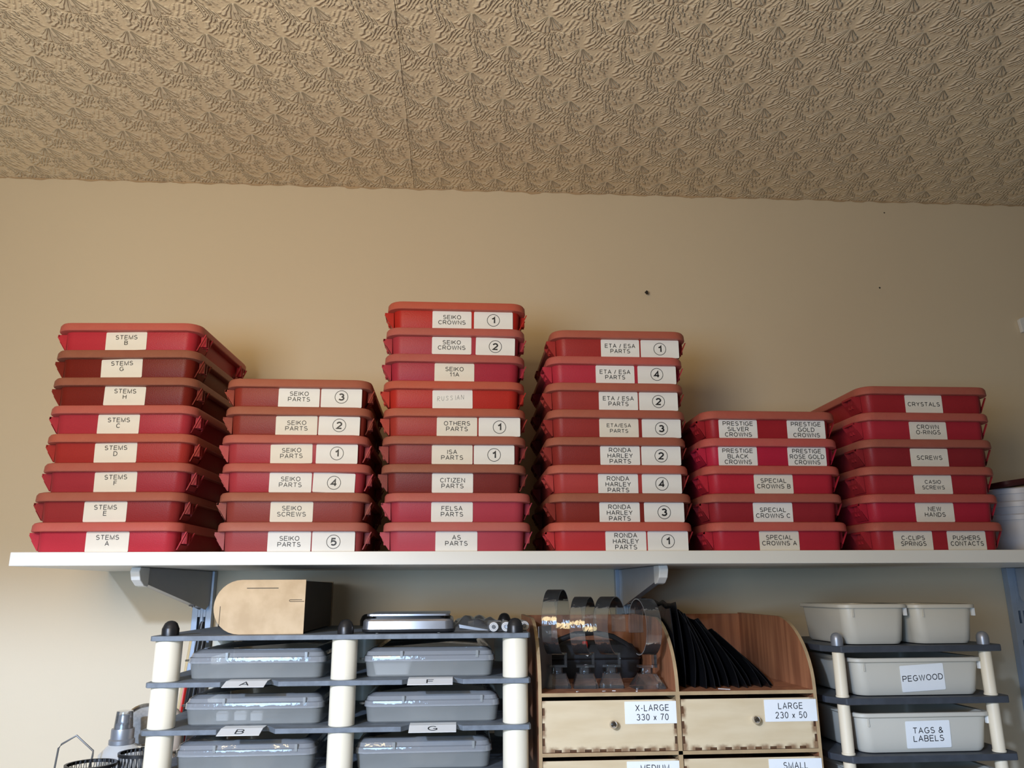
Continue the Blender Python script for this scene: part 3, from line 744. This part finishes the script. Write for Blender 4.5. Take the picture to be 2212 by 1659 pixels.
# pocket scale
t = thing('pocket_scale', 'silver pocket scale with a black base on top of the rack', 'scale', (-.0640, -.235, TZ[0]+.0001))
MB().rloft([(.056, .070, .010, .0005), (.0595, .0735, .012, .0020), (.0600, .0740, .012, .0050)], n=5).build('base', M_BLACKPL, t)
MB().rloft([(.0585, .0725, .010, .0045), (.0590, .0730, .011, .0050), (.0585, .0725, .011, .0150), (.0565, .0705, .010, .0172)], n=5).build('casing', M_SILVER, t)
MB().rloft([(.0545, .0685, .008, .0172), (.0545, .0685, .008, .0182)], n=5).build('gap_ring', M_BLACKPL, t)
MB().rloft([(.0535, .0675, .006, .0210), (.0540, .0680, .006, .0214), (.0540, .0680, .006, .0236), (.0530, .067, .006, .0242)], n=5).build('weighing_plate', M_SILVER, t)
MB().rloft([(.047, .060, .006, .0180), (.047, .060, .006, .0212)], n=4).build('plate_support', M_BLACKPL, t)
for x in (-.040, .040): MB().lathe([(.0022, 0), (.0022, .001)], (x, -.066, -.0003), 10).build('foot', M_WHITEPL, t)
# clear bag with a marker
t = thing('clear_film_bag', 'crumpled clear plastic bag lying right of the silver scale', 'plastic bag', (.030, -.235, TZ[0]+.0002))
bm = bmesh.new(); bmesh.ops.create_grid(bm, x_segments=22, y_segments=18, size=.5)
for v in bm.verts:
    x, y = v.co.x*.080, v.co.y*.13
    e = max(0, 1-(2*abs(v.co.x))**4)*max(0, 1-(2*abs(v.co.y))**4)
    v.co = Vector((x + random.uniform(-.001, .001), y, .0008 + e*(.0150 - .09*x + .0022*math.sin(x*160+y*90) + .0018*math.sin(y*120-x*210) + random.uniform(-.0003, .0003))))
me = bpy.data.meshes.new('film'); bm.to_mesh(me); bm.free(); me.materials.append(M_BAGFILM); me.polygons.foreach_set('use_smooth', [True]*len(me.polygons)); obj_from('film', me, t)
t = thing('marker_pen', 'silver and blue pen inside the clear bag', 'pen', (.0225, -.262, TZ[0]+.0105))
MB().lathe([(.0042, 0), (.0042, .014)], n=16, axis='x').build('blue_sleeve', M_BLUE, t)
MB().lathe([(.0036, .014), (.0034, .036), (.0018, .038)], n=16, axis='x').build('barrel', M_SILVER, t)
MB().lathe([(.0028, -.008), (.0040, 0)], n=16, axis='x').build('tip', M_SILVER, t)
# strip of foil in front of the bag
mb = MB(); mb.add([(-.020, 0, .0100), (.018, 0, .0030), (.019, 0, .0005), (-.019, 0, .0055), (-.020, .006, .0104), (.018, .006, .0034), (.019, .006, .0005), (-.019, .006, .0058)],
                  [(0,1,2,3), (7,6,5,4), (0,4,5,1), (3,2,6,7), (0,3,7,4), (1,5,6,2)])
tag(mb.build('foil_strip', M_SILVER, None, (.022, -.298, TZ[0]+.0001), smooth=0), 'shiny folded foil strip lying in front of the clear bag', 'foil strip')
for x, y, z, rz, lb in ((.0475, -.303, .0067, 4, 'silver battery lying nearest the scale, its end facing out'), (.0640, -.300, .0067, -2, 'silver battery lying just left of the right front cap'), (.0905, -.272, .0067, 3, 'silver battery lying right of the right front cap')):
    t = thing('battery', lb, 'battery', (x, y, TZ[0]+z+.0001), R(rz), 'batteries on top of the rack')
    MB().lathe([(.0058, 0), (.0066, .0008), (.0066, .048), (.0058, .0485)], n=22, axis='y').build('case', M_SILVER, t)
    MB().lathe([(.0057, -.0004), (.0057, .0002)], n=22, axis='y').build('end_disc', M_WHITEPL, t)
    mb = MB(); ring_mb(mb, .0046, .0005, -.0005, 24); ring_mb(mb, .0030, .0005, -.0006, 24); mb.build('printed_ring', M_GREYCARD, t, smooth=0)
    MB().lathe([(.0021, -.0014), (.0024, -.0004)], n=14, axis='y').build('terminal', M_SILVER, t)

# ---------------------------------------------------------------- wooden cabinet
CX0, CX1, CYF, CYB = .1052, .4745, -.300, -.030
CZ = 1.5710; PT = .0045; ROW = .0715
cab = thing('drawer_cabinet', 'laser-cut wooden cabinet with open rounded bays over plywood drawers', 'cabinet', (0, 0, 0))
WE = [M_WOOD, M_EDGE]
def side_poly(yf=CYF, zb=1.2802, top=1.6620):
    p = [(CYB, zb), (CYB, top), (-.190, top-.0005)]
    n = 12
    for i in range(1, n+1):
        a = R(90*i/n); p.append((-.190 - (-.190-yf)*math.sin(a)*1.0, (top) - (top-CZ-.002)*(1-math.cos(a))))
    return p + [(yf, zb)]
MB().prism(side_poly(), CX0, CX0+PT, 'yz', 0, 1).build('side_panel', WE, cab, smooth=0)
MB().prism(side_poly(), CX1-PT, CX1, 'yz', 0, 1).build('side_panel', WE, cab, smooth=0)
DX = .2880
dv = [(y, z) for y, z in side_poly(zb=CZ) if z >= CZ]
MB().prism(dv, DX-PT/2, DX+PT/2, 'yz', 0, 1).build('bay_divider', WE, cab, smooth=0)
MB().box(CX0+PT, CX1-PT, CYB-.004, CYB, 1.2802, 1.6605).build('back_panel', WE, cab, smooth=0)
mb = MB()
for z in (CZ, CZ-ROW, CZ-2*ROW, CZ-3*ROW):
    o = MB(); o.prism([(CX0+PT, CYF), (CX1-PT, CYF), (CX1-PT, CYB-.004), (CX0+PT, CYB-.004)], z-PT, z, 'xy', 0, 1)
    o.build('shelf_panel', WE, cab, smooth=0)
MB().prism([(DX-.0028, CYF), (DX+.0028, CYF), (DX+.0028, CYB-.004), (DX-.0028, CYB-.004)], 1.2802, CZ-PT, 'xy', 0, 1).build('centre_panel', [M_EDGE, M_EDGE], cab, smooth=0)
def ply_front_mat():
    m, t, p = base('scorched_plywood_front')
    v = coords(t); sp = t.nodes.new('ShaderNodeSeparateXYZ'); t.links.new(v, sp.inputs[0])
    x, z = S(t, sp.outputs[0]), S(t, sp.outputs[2])
    mp = t.nodes.new('ShaderNodeMapping'); mp.inputs['Scale'].default_value = (6, 6, 28); t.links.new(v, mp.inputs[0])
    g = noise(t, mp.outputs[0], 2.2, 4).step(.3, .7)
    c = mixc(t, g, srgb(214, 194, 158), srgb(204, 182, 144))
    # scorch around the finger joints: left, right and bottom edges, in patches at the joints
    dx = (x.abs()*-1 + .0872); dz = z
    jx = ((z/.0205 + .27).fract() - .5).abs().step(.5, .15)
    jz = ((x/.0183 + .5).fract() - .5).abs().step(.5, .1)
    n = noise(t, v, 260, 3)*.004
    ex = (dx + n).step(.0085, .0035)*jx; ez = (dz + n).step(.0100, .0040)*jz
    t.links.new(mixc(t, ex.max(ez)*.8, c, srgb(112, 70, 34)), p.inputs['Base Color'])
    p.inputs['Roughness'].default_value = .5
    return m
M_PLYF = ply_front_mat()
def drawer(x0, x1, zb, lines, lx, lw, kx, kz, name, dy=0):
    """front panel with finger-joint notches; origin at bottom centre"""
    cx = (x0+x1)/2; w = (x1-x0)/2; h = .0615; d = .0030
    t = bpy.data.objects.new('drawer', None); COL.objects.link(t); t.parent = cab; t.location = (cx, CYF+.0010+dy, zb)
    t['label'] = name
    nw = .0085
    poly = [(-w, 0)]
    # bottom notches
    k = 8; xs = [-w+.020 + (2*w-.040)*i/(k-1) for i in range(k)]
    for xx in xs: poly += [(xx-nw/2, 0), (xx-nw/2, d), (xx+nw/2, d), (xx+nw/2, 0)]
    poly.append((w, 0)); zs = [.012, .030, .048]
    for zz in zs: poly += [(w, zz-.004), (w-d, zz-.004), (w-d, zz+.005), (w, zz+.005)]
    poly += [(w, h), (-w, h)]
    for zz in zs[::-1]: poly += [(-w, zz+.005), (-w+d, zz+.005), (-w+d, zz-.004), (-w, zz-.004)]
    MB().prism(poly, 0, .003, 'xz', 0, 1).build('drawer_front', [M_PLYF, M_BURN], t, smooth=0)
    mb = MB(); mb.box(-w, -w+.003, .0012, .24, 0, h-.002); mb.box(w-.003, w, .0012, .24, 0, h-.002); mb.box(-w+.003, w-.003, .0012, .24, 0, .003)
    mb.build('drawer_box', M_BURN, t, smooth=0)
    s = MB().prism(rr(lw/2, .0135, .0005, 1), 0, -.0006, 'xz').build('drawer_label', M_PAPERW, t, (lx-cx, -.0001, h-.0155), smooth=0)
    obj_from('lettering', text_mesh(tuple(lines), .0080, .0112, .115, .80, .22), s, (0, -.0008, 0))
    mb = MB(); mb.lathe([(.0030, 0), (.0026, -.0030), (.0040, -.0050), (.0052, -.0080), (.0050, -.0105), (.0034, -.0125), (.0005, -.0132)], n=20, axis='y')
    mb.build('knob', M_CHROME, t, (kx-cx, 0, kz-zb))
    return t
ZB1 = CZ-ROW+.0006; ZB2 = CZ-2*ROW+.0006
DL = (CX0+PT+.0006, DX-.0034); DR = (DX+.0036, CX1-PT-.0006)
drawer(DL[0], DL[1], ZB1, ('X-LARGE', '330 x 70'), .2535, .0720, .2005, 1.5335, 'plywood drawer labelled X-LARGE 330 x 70')
drawer(DR[0], DR[1], ZB1, ('LARGE', '230 x 50'), .4370, .0700, .3870, 1.5365, 'plywood drawer labelled LARGE 230 x 50', -.0015)
drawer(DL[0], DL[1], ZB2, ('MEDIUM',), .2535, .0720, .2005, ZB2+.03, 'plywood drawer labelled MEDIUM')
drawer(DR[0], DR[1], ZB2, ('SMALL',), .4370, .0700, .3870, ZB2+.03, 'plywood drawer labelled SMALL', -.0015)
for o in list(bpy.data.objects):   # the single-line labels: print sits in the upper line
    if o.name.startswith('lettering') and o.parent and o.parent.name.startswith('drawer_label') and o.parent.parent.location.z < ZB2+.01: o.location.z += .0055
# black case in the left bay
t = thing('carrying_case', 'black soft case with a carrying handle in the left bay of the cabinet', 'case', (.2010, -.095, CZ+.0001))
MB().rloft([(.070, .036, .014, 0), (.078, .042, .018, .010), (.079, .043, .02, .034), (.070, .035, .018, .048), (.050, .02, .012, .052)], n=5).build('shell', M_CLOTHBLK, t)
MB().rloft([(.0796, .0436, .020, .0270), (.0805, .0445, .020, .0285), (.0796, .0436, .020, .0300)], n=5).build('zip', M_BLACKPL, t)
MB().tube([(-.062, -.030, .036), (-.058, -.034, .046), (-.045, -.036, .056), (-.022, -.037, .064), (.008, -.037, .066), (.036, -.036, .060), (.056, -.034, .049), (.066, -.030, .038)], .0042, 10).build('handle', M_CLOTHBLK, t)
MB().lathe([(.0040, 0), (.0044, .003), (.0044, .007), (.0036, .009)], (-.008, -.043, .045), 14).build('red_toggle', M_REDPL, t)['label'] = 'red toggle'
MB().tube([(-.008, -.0445, .046), (-.009, -.0450, .040), (-.007, -.0455, .035), (-.004, -.0455, .033)], .0013, 8).build('white_cord', M_WHITEPL, t)
# grey card standing at the left wall of the bay
tag(MB().box(0, .0012, 0, .046, 0, .050).build('grey_card', M_GREYCARD, None, (.1120, -.290, CZ+.0305), (R(0), R(0), R(-28)), smooth=0), 'grey card standing at the left end of the cabinet bay', 'card')
gc = bpy.data.objects['grey_card']; gc.location = (.1100, -.262, CZ+.0002)
gc.data.transform(Matrix.Diagonal((1, 1, 1.62, 1)))
# acrylic ring stands
def stand(x, y, dia, zc, yawd, label, lean=0, flip=1, hx=.0172):
    t = thing('ring_stand', label, 'display stand', (x, y, CZ+.0001), R(yawd), 'clear acrylic ring stands in the left bay')
    MB().rloft([(hx, .0190, .003, 0), (hx, .0190, .003, .0020), (.0120, .0100, .002, .0170), (.0120, .0100, .002, .0185)], n=2).build('foot', M_ACRYL, t, smooth=20)
    mb = MB(); mb.lathe([(.0080, .0185), (.0080, .0260)], n=14); mb.box(-.0120, .0130, -.0070, .0070, .0262, .0292); mb.box(.0095, .0130, -.0070, .0070, .0292, .0450)
    mb.build('knuckle', M_ACRYL, t, smooth=30)
    Rr = dia/2; wd_ = .0105; th = .0011; n = 44; z0 = .0450 + Rr - .003
    g0 = R(-15) - PI; span = R(300)
    vs = []; fs = []
    for i in range(n+1):
        a = g0 + span*i/n
        for rad_, ax in ((Rr, -wd_), (Rr, wd_), (Rr-th, wd_), (Rr-th, -wd_)):
            vs.append((ax, rad_*math.cos(a+PI), z0 + rad_*math.sin(a+PI)*1.0))
    for i in range(n):
        for k in range(4): fs.append((4*i+k, 4*i+(k+1) % 4, 4*i+4+(k+1) % 4, 4*i+4+k))
    fs += [(0,1,2,3), (4*n+3, 4*n+2, 4*n+1, 4*n)]
    rb = MB().add(vs, fs); rb.mi = [1 if (q >= 4*n or q % 4 in (1, 3)) else 0 for q in range(len(fs))]
    rb.build('ring_band', [M_ACRYL, M_ACRYLE], t, (0, 0, 0), (0, 0, R(-18 if flip > 0 else 4)), smooth=40)
    return t
stand(.1385, -.235, .088, 0, -2, 'clear acrylic ring stand, tallest and leftmost of the four')
stand(.1760, -.240, .078, 0, -4, 'clear acrylic ring stand, second from the left')
stand(.2130, -.240, .078, 0, -12, 'clear acrylic ring stand, third from the left')
stand(.2590, -.255, .075, 0, 3, 'clear acrylic ring stand next to the bay divider', flip=-1, hx=.0215)
for k, (x, y, r_) in enumerate(((.193, -.287, 30), (.207, -.285, -20), (.236, -.292, 70), (.158, -.288, 50))):
    tag(MB().prism([(-.0022, -.0012), (.0024, -.0009), (.0019, .0012), (-.0016, .0010)], 0, .0006, 'xy').build('paper_scrap', M_PAPERW, None, (x, y, CZ+.0001), (0, 0, R(r_)), smooth=0),
        ('tiny white scrap in front of the third acrylic stand, the one further left', 'tiny white scrap in front of the third acrylic stand, the one further right', 'tiny white scrap in front of the stand by the divider', 'tiny white scrap in front of the leftmost acrylic stands')[k], 'scrap', 'white scraps on the cabinet shelf')
tag(MB().prism([(-.0075, -.0008), (.0085, -.0009), (.0085, .0008), (-.0075, .0009)], 0, .0005, 'xy').build('paper_sliver', M_PAPERW, None, (.3560, -.282, CZ+.0001), (0, 0, R(-32)), smooth=0), 'white paper sliver on the shelf in front of the black envelopes', 'scrap')
# black film envelopes fanned out in the right bay
NB = 13
for k in range(NB):
    f = k/(NB-1)
    bx = .2952 + .138*f**.92
    tx = .2945 + .066*f**1.1 + random.uniform(-.006, .006); curl = random.uniform(.002, .016) if 0 < k < NB-2 else .003
    Ht = .1120 - .012*f + random.uniform(-.006, .006)
    yf, yb = -.272 + .006*f + random.uniform(-.010, .012), -.040 - random.uniform(0, .02)
    lean = (tx-bx); zt = math.sqrt(max(Ht**2 - lean**2, .0001))
    vs, fs = [], []; nu, nv = 10, 9; ph = random.uniform(0, 6)
    for i in range(nu+1):
        for j in range(nv+1):
            u, v_ = i/nu, j/nv
            bulge = .0035*math.sin(PI*v_)*(.4+.6*math.sin(ph+u*4))
            y = yf + (yb-yf)*u + (.020*v_*(1-u) if k > 2 else .006*v_*(1-u))
            zz = zt*v_ - (.006*v_*(1-u))
            vs.append((bx + lean*(v_**1.15) + bulge*.6 + curl*(1-u)**3*v_*(1.2-v_)*1.6, y, zz + (.0024*math.sin(u*40+k*2) if j == nv else 0)))
    o = len(vs); vs += [(a+.0012, b, c) for a, b, c in vs]
    for i in range(nu):
        for j in range(nv):
            a = i*(nv+1)+j; q = (a, a+nv+1, a+nv+2, a+1); fs += [q, tuple(o+w for w in q[::-1])]
    rim = [i*(nv+1) for i in range(nu+1)] + [nu*(nv+1)+j for j in range(1, nv+1)] + [i*(nv+1)+nv for i in range(nu-1, -1, -1)] + [j for j in range(nv-1, 0, -1)]
    for a, b in zip(rim, rim[1:]+rim[:1]): fs.append((a, a+o, b+o, b))
    ob = MB().add(vs, fs).build('black_envelope', M_FOIL, None, (0, 0, CZ+.0002), smooth=50)
    lb = 'thin black film envelope in the cabinet bay, %s from the bay divider' % ('first second third fourth fifth sixth seventh eighth ninth tenth eleventh twelfth thirteenth'.split()[k])
    if k == 0: lb = 'black film envelope standing upright against the bay divider, leftmost of the fan'
    if k == NB-1: lb = 'black film envelope leaning most, rightmost of the fan'
    tag(ob, lb, 'envelope', 'black envelopes fanned in the right bay')

# ---------------------------------------------------------------- right rack with grey bins
GZ = [1.6255, 1.5600, 1.4895, 1.4200]; GT = .0085
GX0, GX1, GY0, GY1 = .4960, .7430, -.305, -.075
rr_ = thing('bin_rack', 'dark-shelved rack on slim cream tubes holding the grey bins', 'rack', (0, 0, 1.28))
for z in GZ:
    p = [(GX0, GY0+.03), (GX0+.016, GY0), (GX1-.008, GY0), (GX1, GY0+.012), (GX1, GY1-.012), (GX1-.01, GY1), (GX0+.016, GY1), (GX0, GY1-.02)]
    MB().prism(p, z-GT-1.28, z-1.28, 'xy').build('tray', M_DARKTRAY, rr_, smooth=0, bevel=.0012)
for i in range(len(GZ)):
    zt = GZ[i]-GT-1.28; zb = (GZ[i+1] if i+1 < len(GZ) else 1.28)-1.28
    for px in (.5125, .7185):
        for py in (GY0+.0115, GY1-.012):
            mb = MB(); mb.lathe([(.0076, zb), (.0086, zb+.0006), (.0086, zb+.0024), (.0079, zb+.003), (.0079, zt-.0004), (.0074, zt)], (px, py, 0), 22)
            mb.build('tube', M_POLEC, rr_)
for px in (.5125, .7185):
    for py in (GY0+.0115, GY1-.012):
        mb = MB(); mb.lathe([(.0078, 0), (.0080, .0080), (.0074, .0120), (.0055, .0150), (.003, .0165), (.0008, .0170)], (px, py, GZ[0]-1.28), 20)
        mb.build('end_cap', M_SILVCAP, rr_)['label'] = 'grey metal domed cap'
def grey_bin(x0, x1, z, h, dep, label, front=-.300, rot=0):
    t = thing('storage_bin', label, 'bin', ((x0+x1)/2, front+dep/2, z+.0001), R(rot), 'light grey bins on the right rack')
    w = (x1-x0)/2; D = dep/2; tp = .0075
    mb = MB()
    mb.rloft([(w-tp-.010, D-tp-.010, .010, 0), (w-tp-.003, D-tp-.003, .014, .0012), (w-tp, D-tp, .016, .0055), (w-.0040, D-.0040, .015, h-.006), (w-.0045, D-.0045, .015, h-.0005),
              (w-.0058, D-.0058, .014, h-.0005), (w-.0058, D-.0058, .014, h-.006), (w-tp-.0018, D-tp-.0018, .014, .007), (w-tp-.010, D-tp-.010, .010, .0018)], n=6)
    mb.build('tub', M_BIN, t)
    mb = MB()
    mb.rloft([(w-.0042, D-.0042, .014, h-.0052), (w-.0006, D-.0006, .016, h-.0052), (w, D, .016, h-.0044), (w, D, .016, h-.0010), (w-.0008, D-.0008, .016, h), (w-.0055, D-.0055, .013, h)], cap0=False, cap1=False, n=6)
    mb.build('rim', M_BIN, t)
    mb = MB(); mb.box(w-.0052, w-.0014, -D+.008, -D+.013, h-.0155, h-.005)
    mb.build('hook', M_WHITEPL, t, smooth=0, bevel=.0004)['label'] = 'small white hook under the rim'
    mb = MB(); mb.box(-w+.0160, -w+.0176, -D+.0030, -D+.0052, h-.0165, h-.005)
    mb.build('rib', M_BIN, t, smooth=0)
    return t
grey_bin(.5215, .6185, GZ[0], .0535, .150, 'open light grey bin on the left of the rack top')
grey_bin(.6205, .7160, GZ[0], .0528, .150, 'open light grey bin on the right of the rack top')
b1 = grey_bin(.5285, .7140, GZ[1], .0490, .200, 'light grey bin labelled PEGWOOD')
b2 = grey_bin(.5260, .7140, GZ[2], .0505, .200, 'light grey bin labelled TAGS & LABELS')
grey_bin(.5260, .7140, GZ[3], .0490, .200, 'light grey bin cut by the lower edge of the picture, under TAGS & LABELS')
for b, h, ln, off in ((b1, .0490, ('PEGWOOD',), .004), (b2, .0505, ('TAGS &', 'LABELS'), .003)):
    s_ = sticker(b, ln, .0610, .0340, (off, -.0950, .0235), R(-3.0 if b is b1 else -.8), R(5.2), M_PAPERW, cap=.0078, gap=.0100, stroke=.13, xs=.95, rc=.0015)

# ---------------------------------------------------------------- clutter left of the rack
t = thing('wire_stand', 'bent grey wire stand at the lower left', 'wire stand', (-.5200, -.200, 1.2801))
MB().tube([(-.014, 0, 0), (-.0125, 0, .192), (-.0105, 0, .2190), (-.0070, 0, .2240), (.0110, 0, .2345), (.0350, 0, .2150), (.0365, -.004, .2100), (.0340, -.004, .19), (.034, 0, 0)], .0013, 8).build('wire', M_WIRE, t)
MB().box(-.03, .05, -.005, .005, 0, .002).build('foot', M_WIRE, t, smooth=0)
t = thing('spray_bottle', 'spray bottle with a grey pump under a clear cap at the lower left', 'spray bottle', (-.4625, -.165, 1.2801))
zt = 1.5400-1.28
MB().lathe([(.027, 0), (.030, .004), (.030, .185), (.028, .205), (.019, .2145), (.0160, .2175)], n=28).build('bottle', M_CLEAR, t)
MB().lathe([(.0160, .2170), (.0168, .2180), (.0168, .2230), (.0150, .2245), (.0150, .2360), (.0146, .2375)], n=28).build('collar', M_SILVCAP, t)
MB().lathe([(.0105, .2370), (.0105, .2420), (.0088, .2440), (.0078, .2450), (.0072, .2540), (.0064, .2550)], n=22).build('pump', M_SILVCAP, t)
MB().lathe([(.0125, .2372), (.0108, .2595), (.0098, .2602)], n=24, cap0=False).build('clear_cap', M_BAGFILM, t)
def mesh_cup(x, y, r, h, label):
    t = thing('mesh_cup', label, 'pen cup', (x, y, 1.2801), 0, 'black wire mesh cups at the lower left')
    mb = MB(); n, k = 30, 16
    for i in range(n):
        a = 2*PI*i/n
        for s_ in (1, -1):
            pts = [(r*math.cos(a+s_*j*.12), r*math.sin(a+s_*j*.12), h*(.25+.75*j/6)) for j in range(0, 7)]
            mb.tube(pts, .0006, 3)
    o = mb.build('wire_mesh', M_BLACKPL, t, smooth=0); o['kind'] = 'stuff'
    mb = MB(); mb.lathe([(r-.001, h-.004), (r+.0018, h-.004), (r+.0022, h), (r-.001, h)], n=30, cap0=False, cap1=False); mb.build('rim', M_BLACKPL, t)
    MB().lathe([(r, 0), (r, h*.25), (r-.001, h*.25), (r-.001, .001)], n=30).build('base', M_BLACKPL, t)
    return t
mesh_cup(-.4680, -.243, .0290, .2080, 'black wire mesh cup in front of the spray bottle')
mesh_cup(-.4180, -.210, .0270, .2150, 'black wire mesh cup behind the left front tube of the rack')
# magnifier disc and beige bottle
t = thing('round_magnifier', 'round metal-rimmed glass disc tilted above the mesh cup', 'magnifier', (-.4540, -.106, 1.2801))
zc = 1.5130-1.2801
MB().tube([(0, 0, 0), (0, 0, zc-.030)], .0030, 10).build('stem', M_WIRE, t)
mb = MB(); n = 36
mb.lathe([(.0275, -.003), (.0300, -.003), (.0312, 0), (.0300, .003), (.0275, .003)], n=n, cap0=False, cap1=False, axis='y')
mb.build('rim', M_CHROME, t, (0, 0, zc), (R(14), 0, R(18)))
mb = MB(); mb.lathe([(.0278, -.001), (.0278, .001)], n=n, axis='y'); mb.build('glass', mat('scratched_glass', srgb(190, 188, 182), .3, metal=.1, var=.08, scale=300), t, (0, 0, zc), (R(14), 0, R(18)))
t = thing('beige_bottle', 'beige rounded bottle behind the left front tube of the rack', 'bottle', (-.4070, -.152, 1.2801))
MB().lathe([(.021, 0), (.023, .004), (.023, .235), (.0200, .250), (.0120, .2590), (.0100, .2600)], n=26).build('flask', M_BEIGE, t)
MB().lathe([(.0095, .2600), (.0095, .2720), (.0070, .2740)], n=18).build('stopper', M_BEIGE, t)
# hand tools left of and behind the rack
def tool(label, name, p0, p1, r, m, cat, tip=None, flat=False):
    t = thing(name, label, cat, p0, 0, 'hand tools standing behind the left end of the rack')
    d = Vector(p1)-Vector(p0)
    if flat:
        q = d.to_track_quat('Z', 'Y').to_euler(); L = d.length
        o = MB().box(-r, r, -.0012, .0012, 0, L).build('blade', m, t, smooth=0, bevel=.0004); o.rotation_euler = q
    else:
        MB().tube([(0,0,0), tuple(d*.35), tuple(d*.62)], r*.35, 8).build('shaft', M_SILVER, t)
        MB().tube([tuple(d*.60), tuple(d*.63), tuple(d*.80), tuple(d*.97), tuple(d)], [r*.6, r, r*.9, r, r*.6], 12).build('handle', m, t)
    return t
cupx, cupy = -.4350, -.070
t = thing('tool_holder', 'dark holder for hand tools behind the left end of the rack', 'holder', (cupx, cupy, 1.2801))
MB().rloft([(.034, .026, .006, 0), (.034, .026, .006, .17), (.032, .024, .005, .17), (.032, .024, .005, .004)], n=3).build('shell', M_BLACKPL, t)
def tp(x, y, z): return (x, y, z)
tool('pale wooden stick leaning behind the left front tube', 'wooden_stick', (-.4420, -.075, 1.2851), (-.4140, -.060, 1.6340), .0045, M_STICK, 'stick', flat=True)
tool('black-handled tool leaning under the arch-ended box', 'hand_tool', (-.4330, -.070, 1.2851), (-.3930, -.080, 1.6560), .0050, M_BLACKPL, 'tool')
tool('navy-black-handled tool beside the wooden stick', 'hand_tool', (-.4260, -.064, 1.2851), (-.4020, -.036, 1.6350), .0045, M_BLACKPL, 'tool')
tool('red-handled tool behind the left front tube', 'hand_tool', (-.4400, -.060, 1.2851), (-.4260, -.030, 1.5650), .0050, M_REDPL, 'tool')
tool('red-handled tool lower behind the left front tube', 'hand_tool', (-.4200, -.078, 1.2851), (-.4050, -.090, 1.5150), .0065, M_REDPL, 'tool')
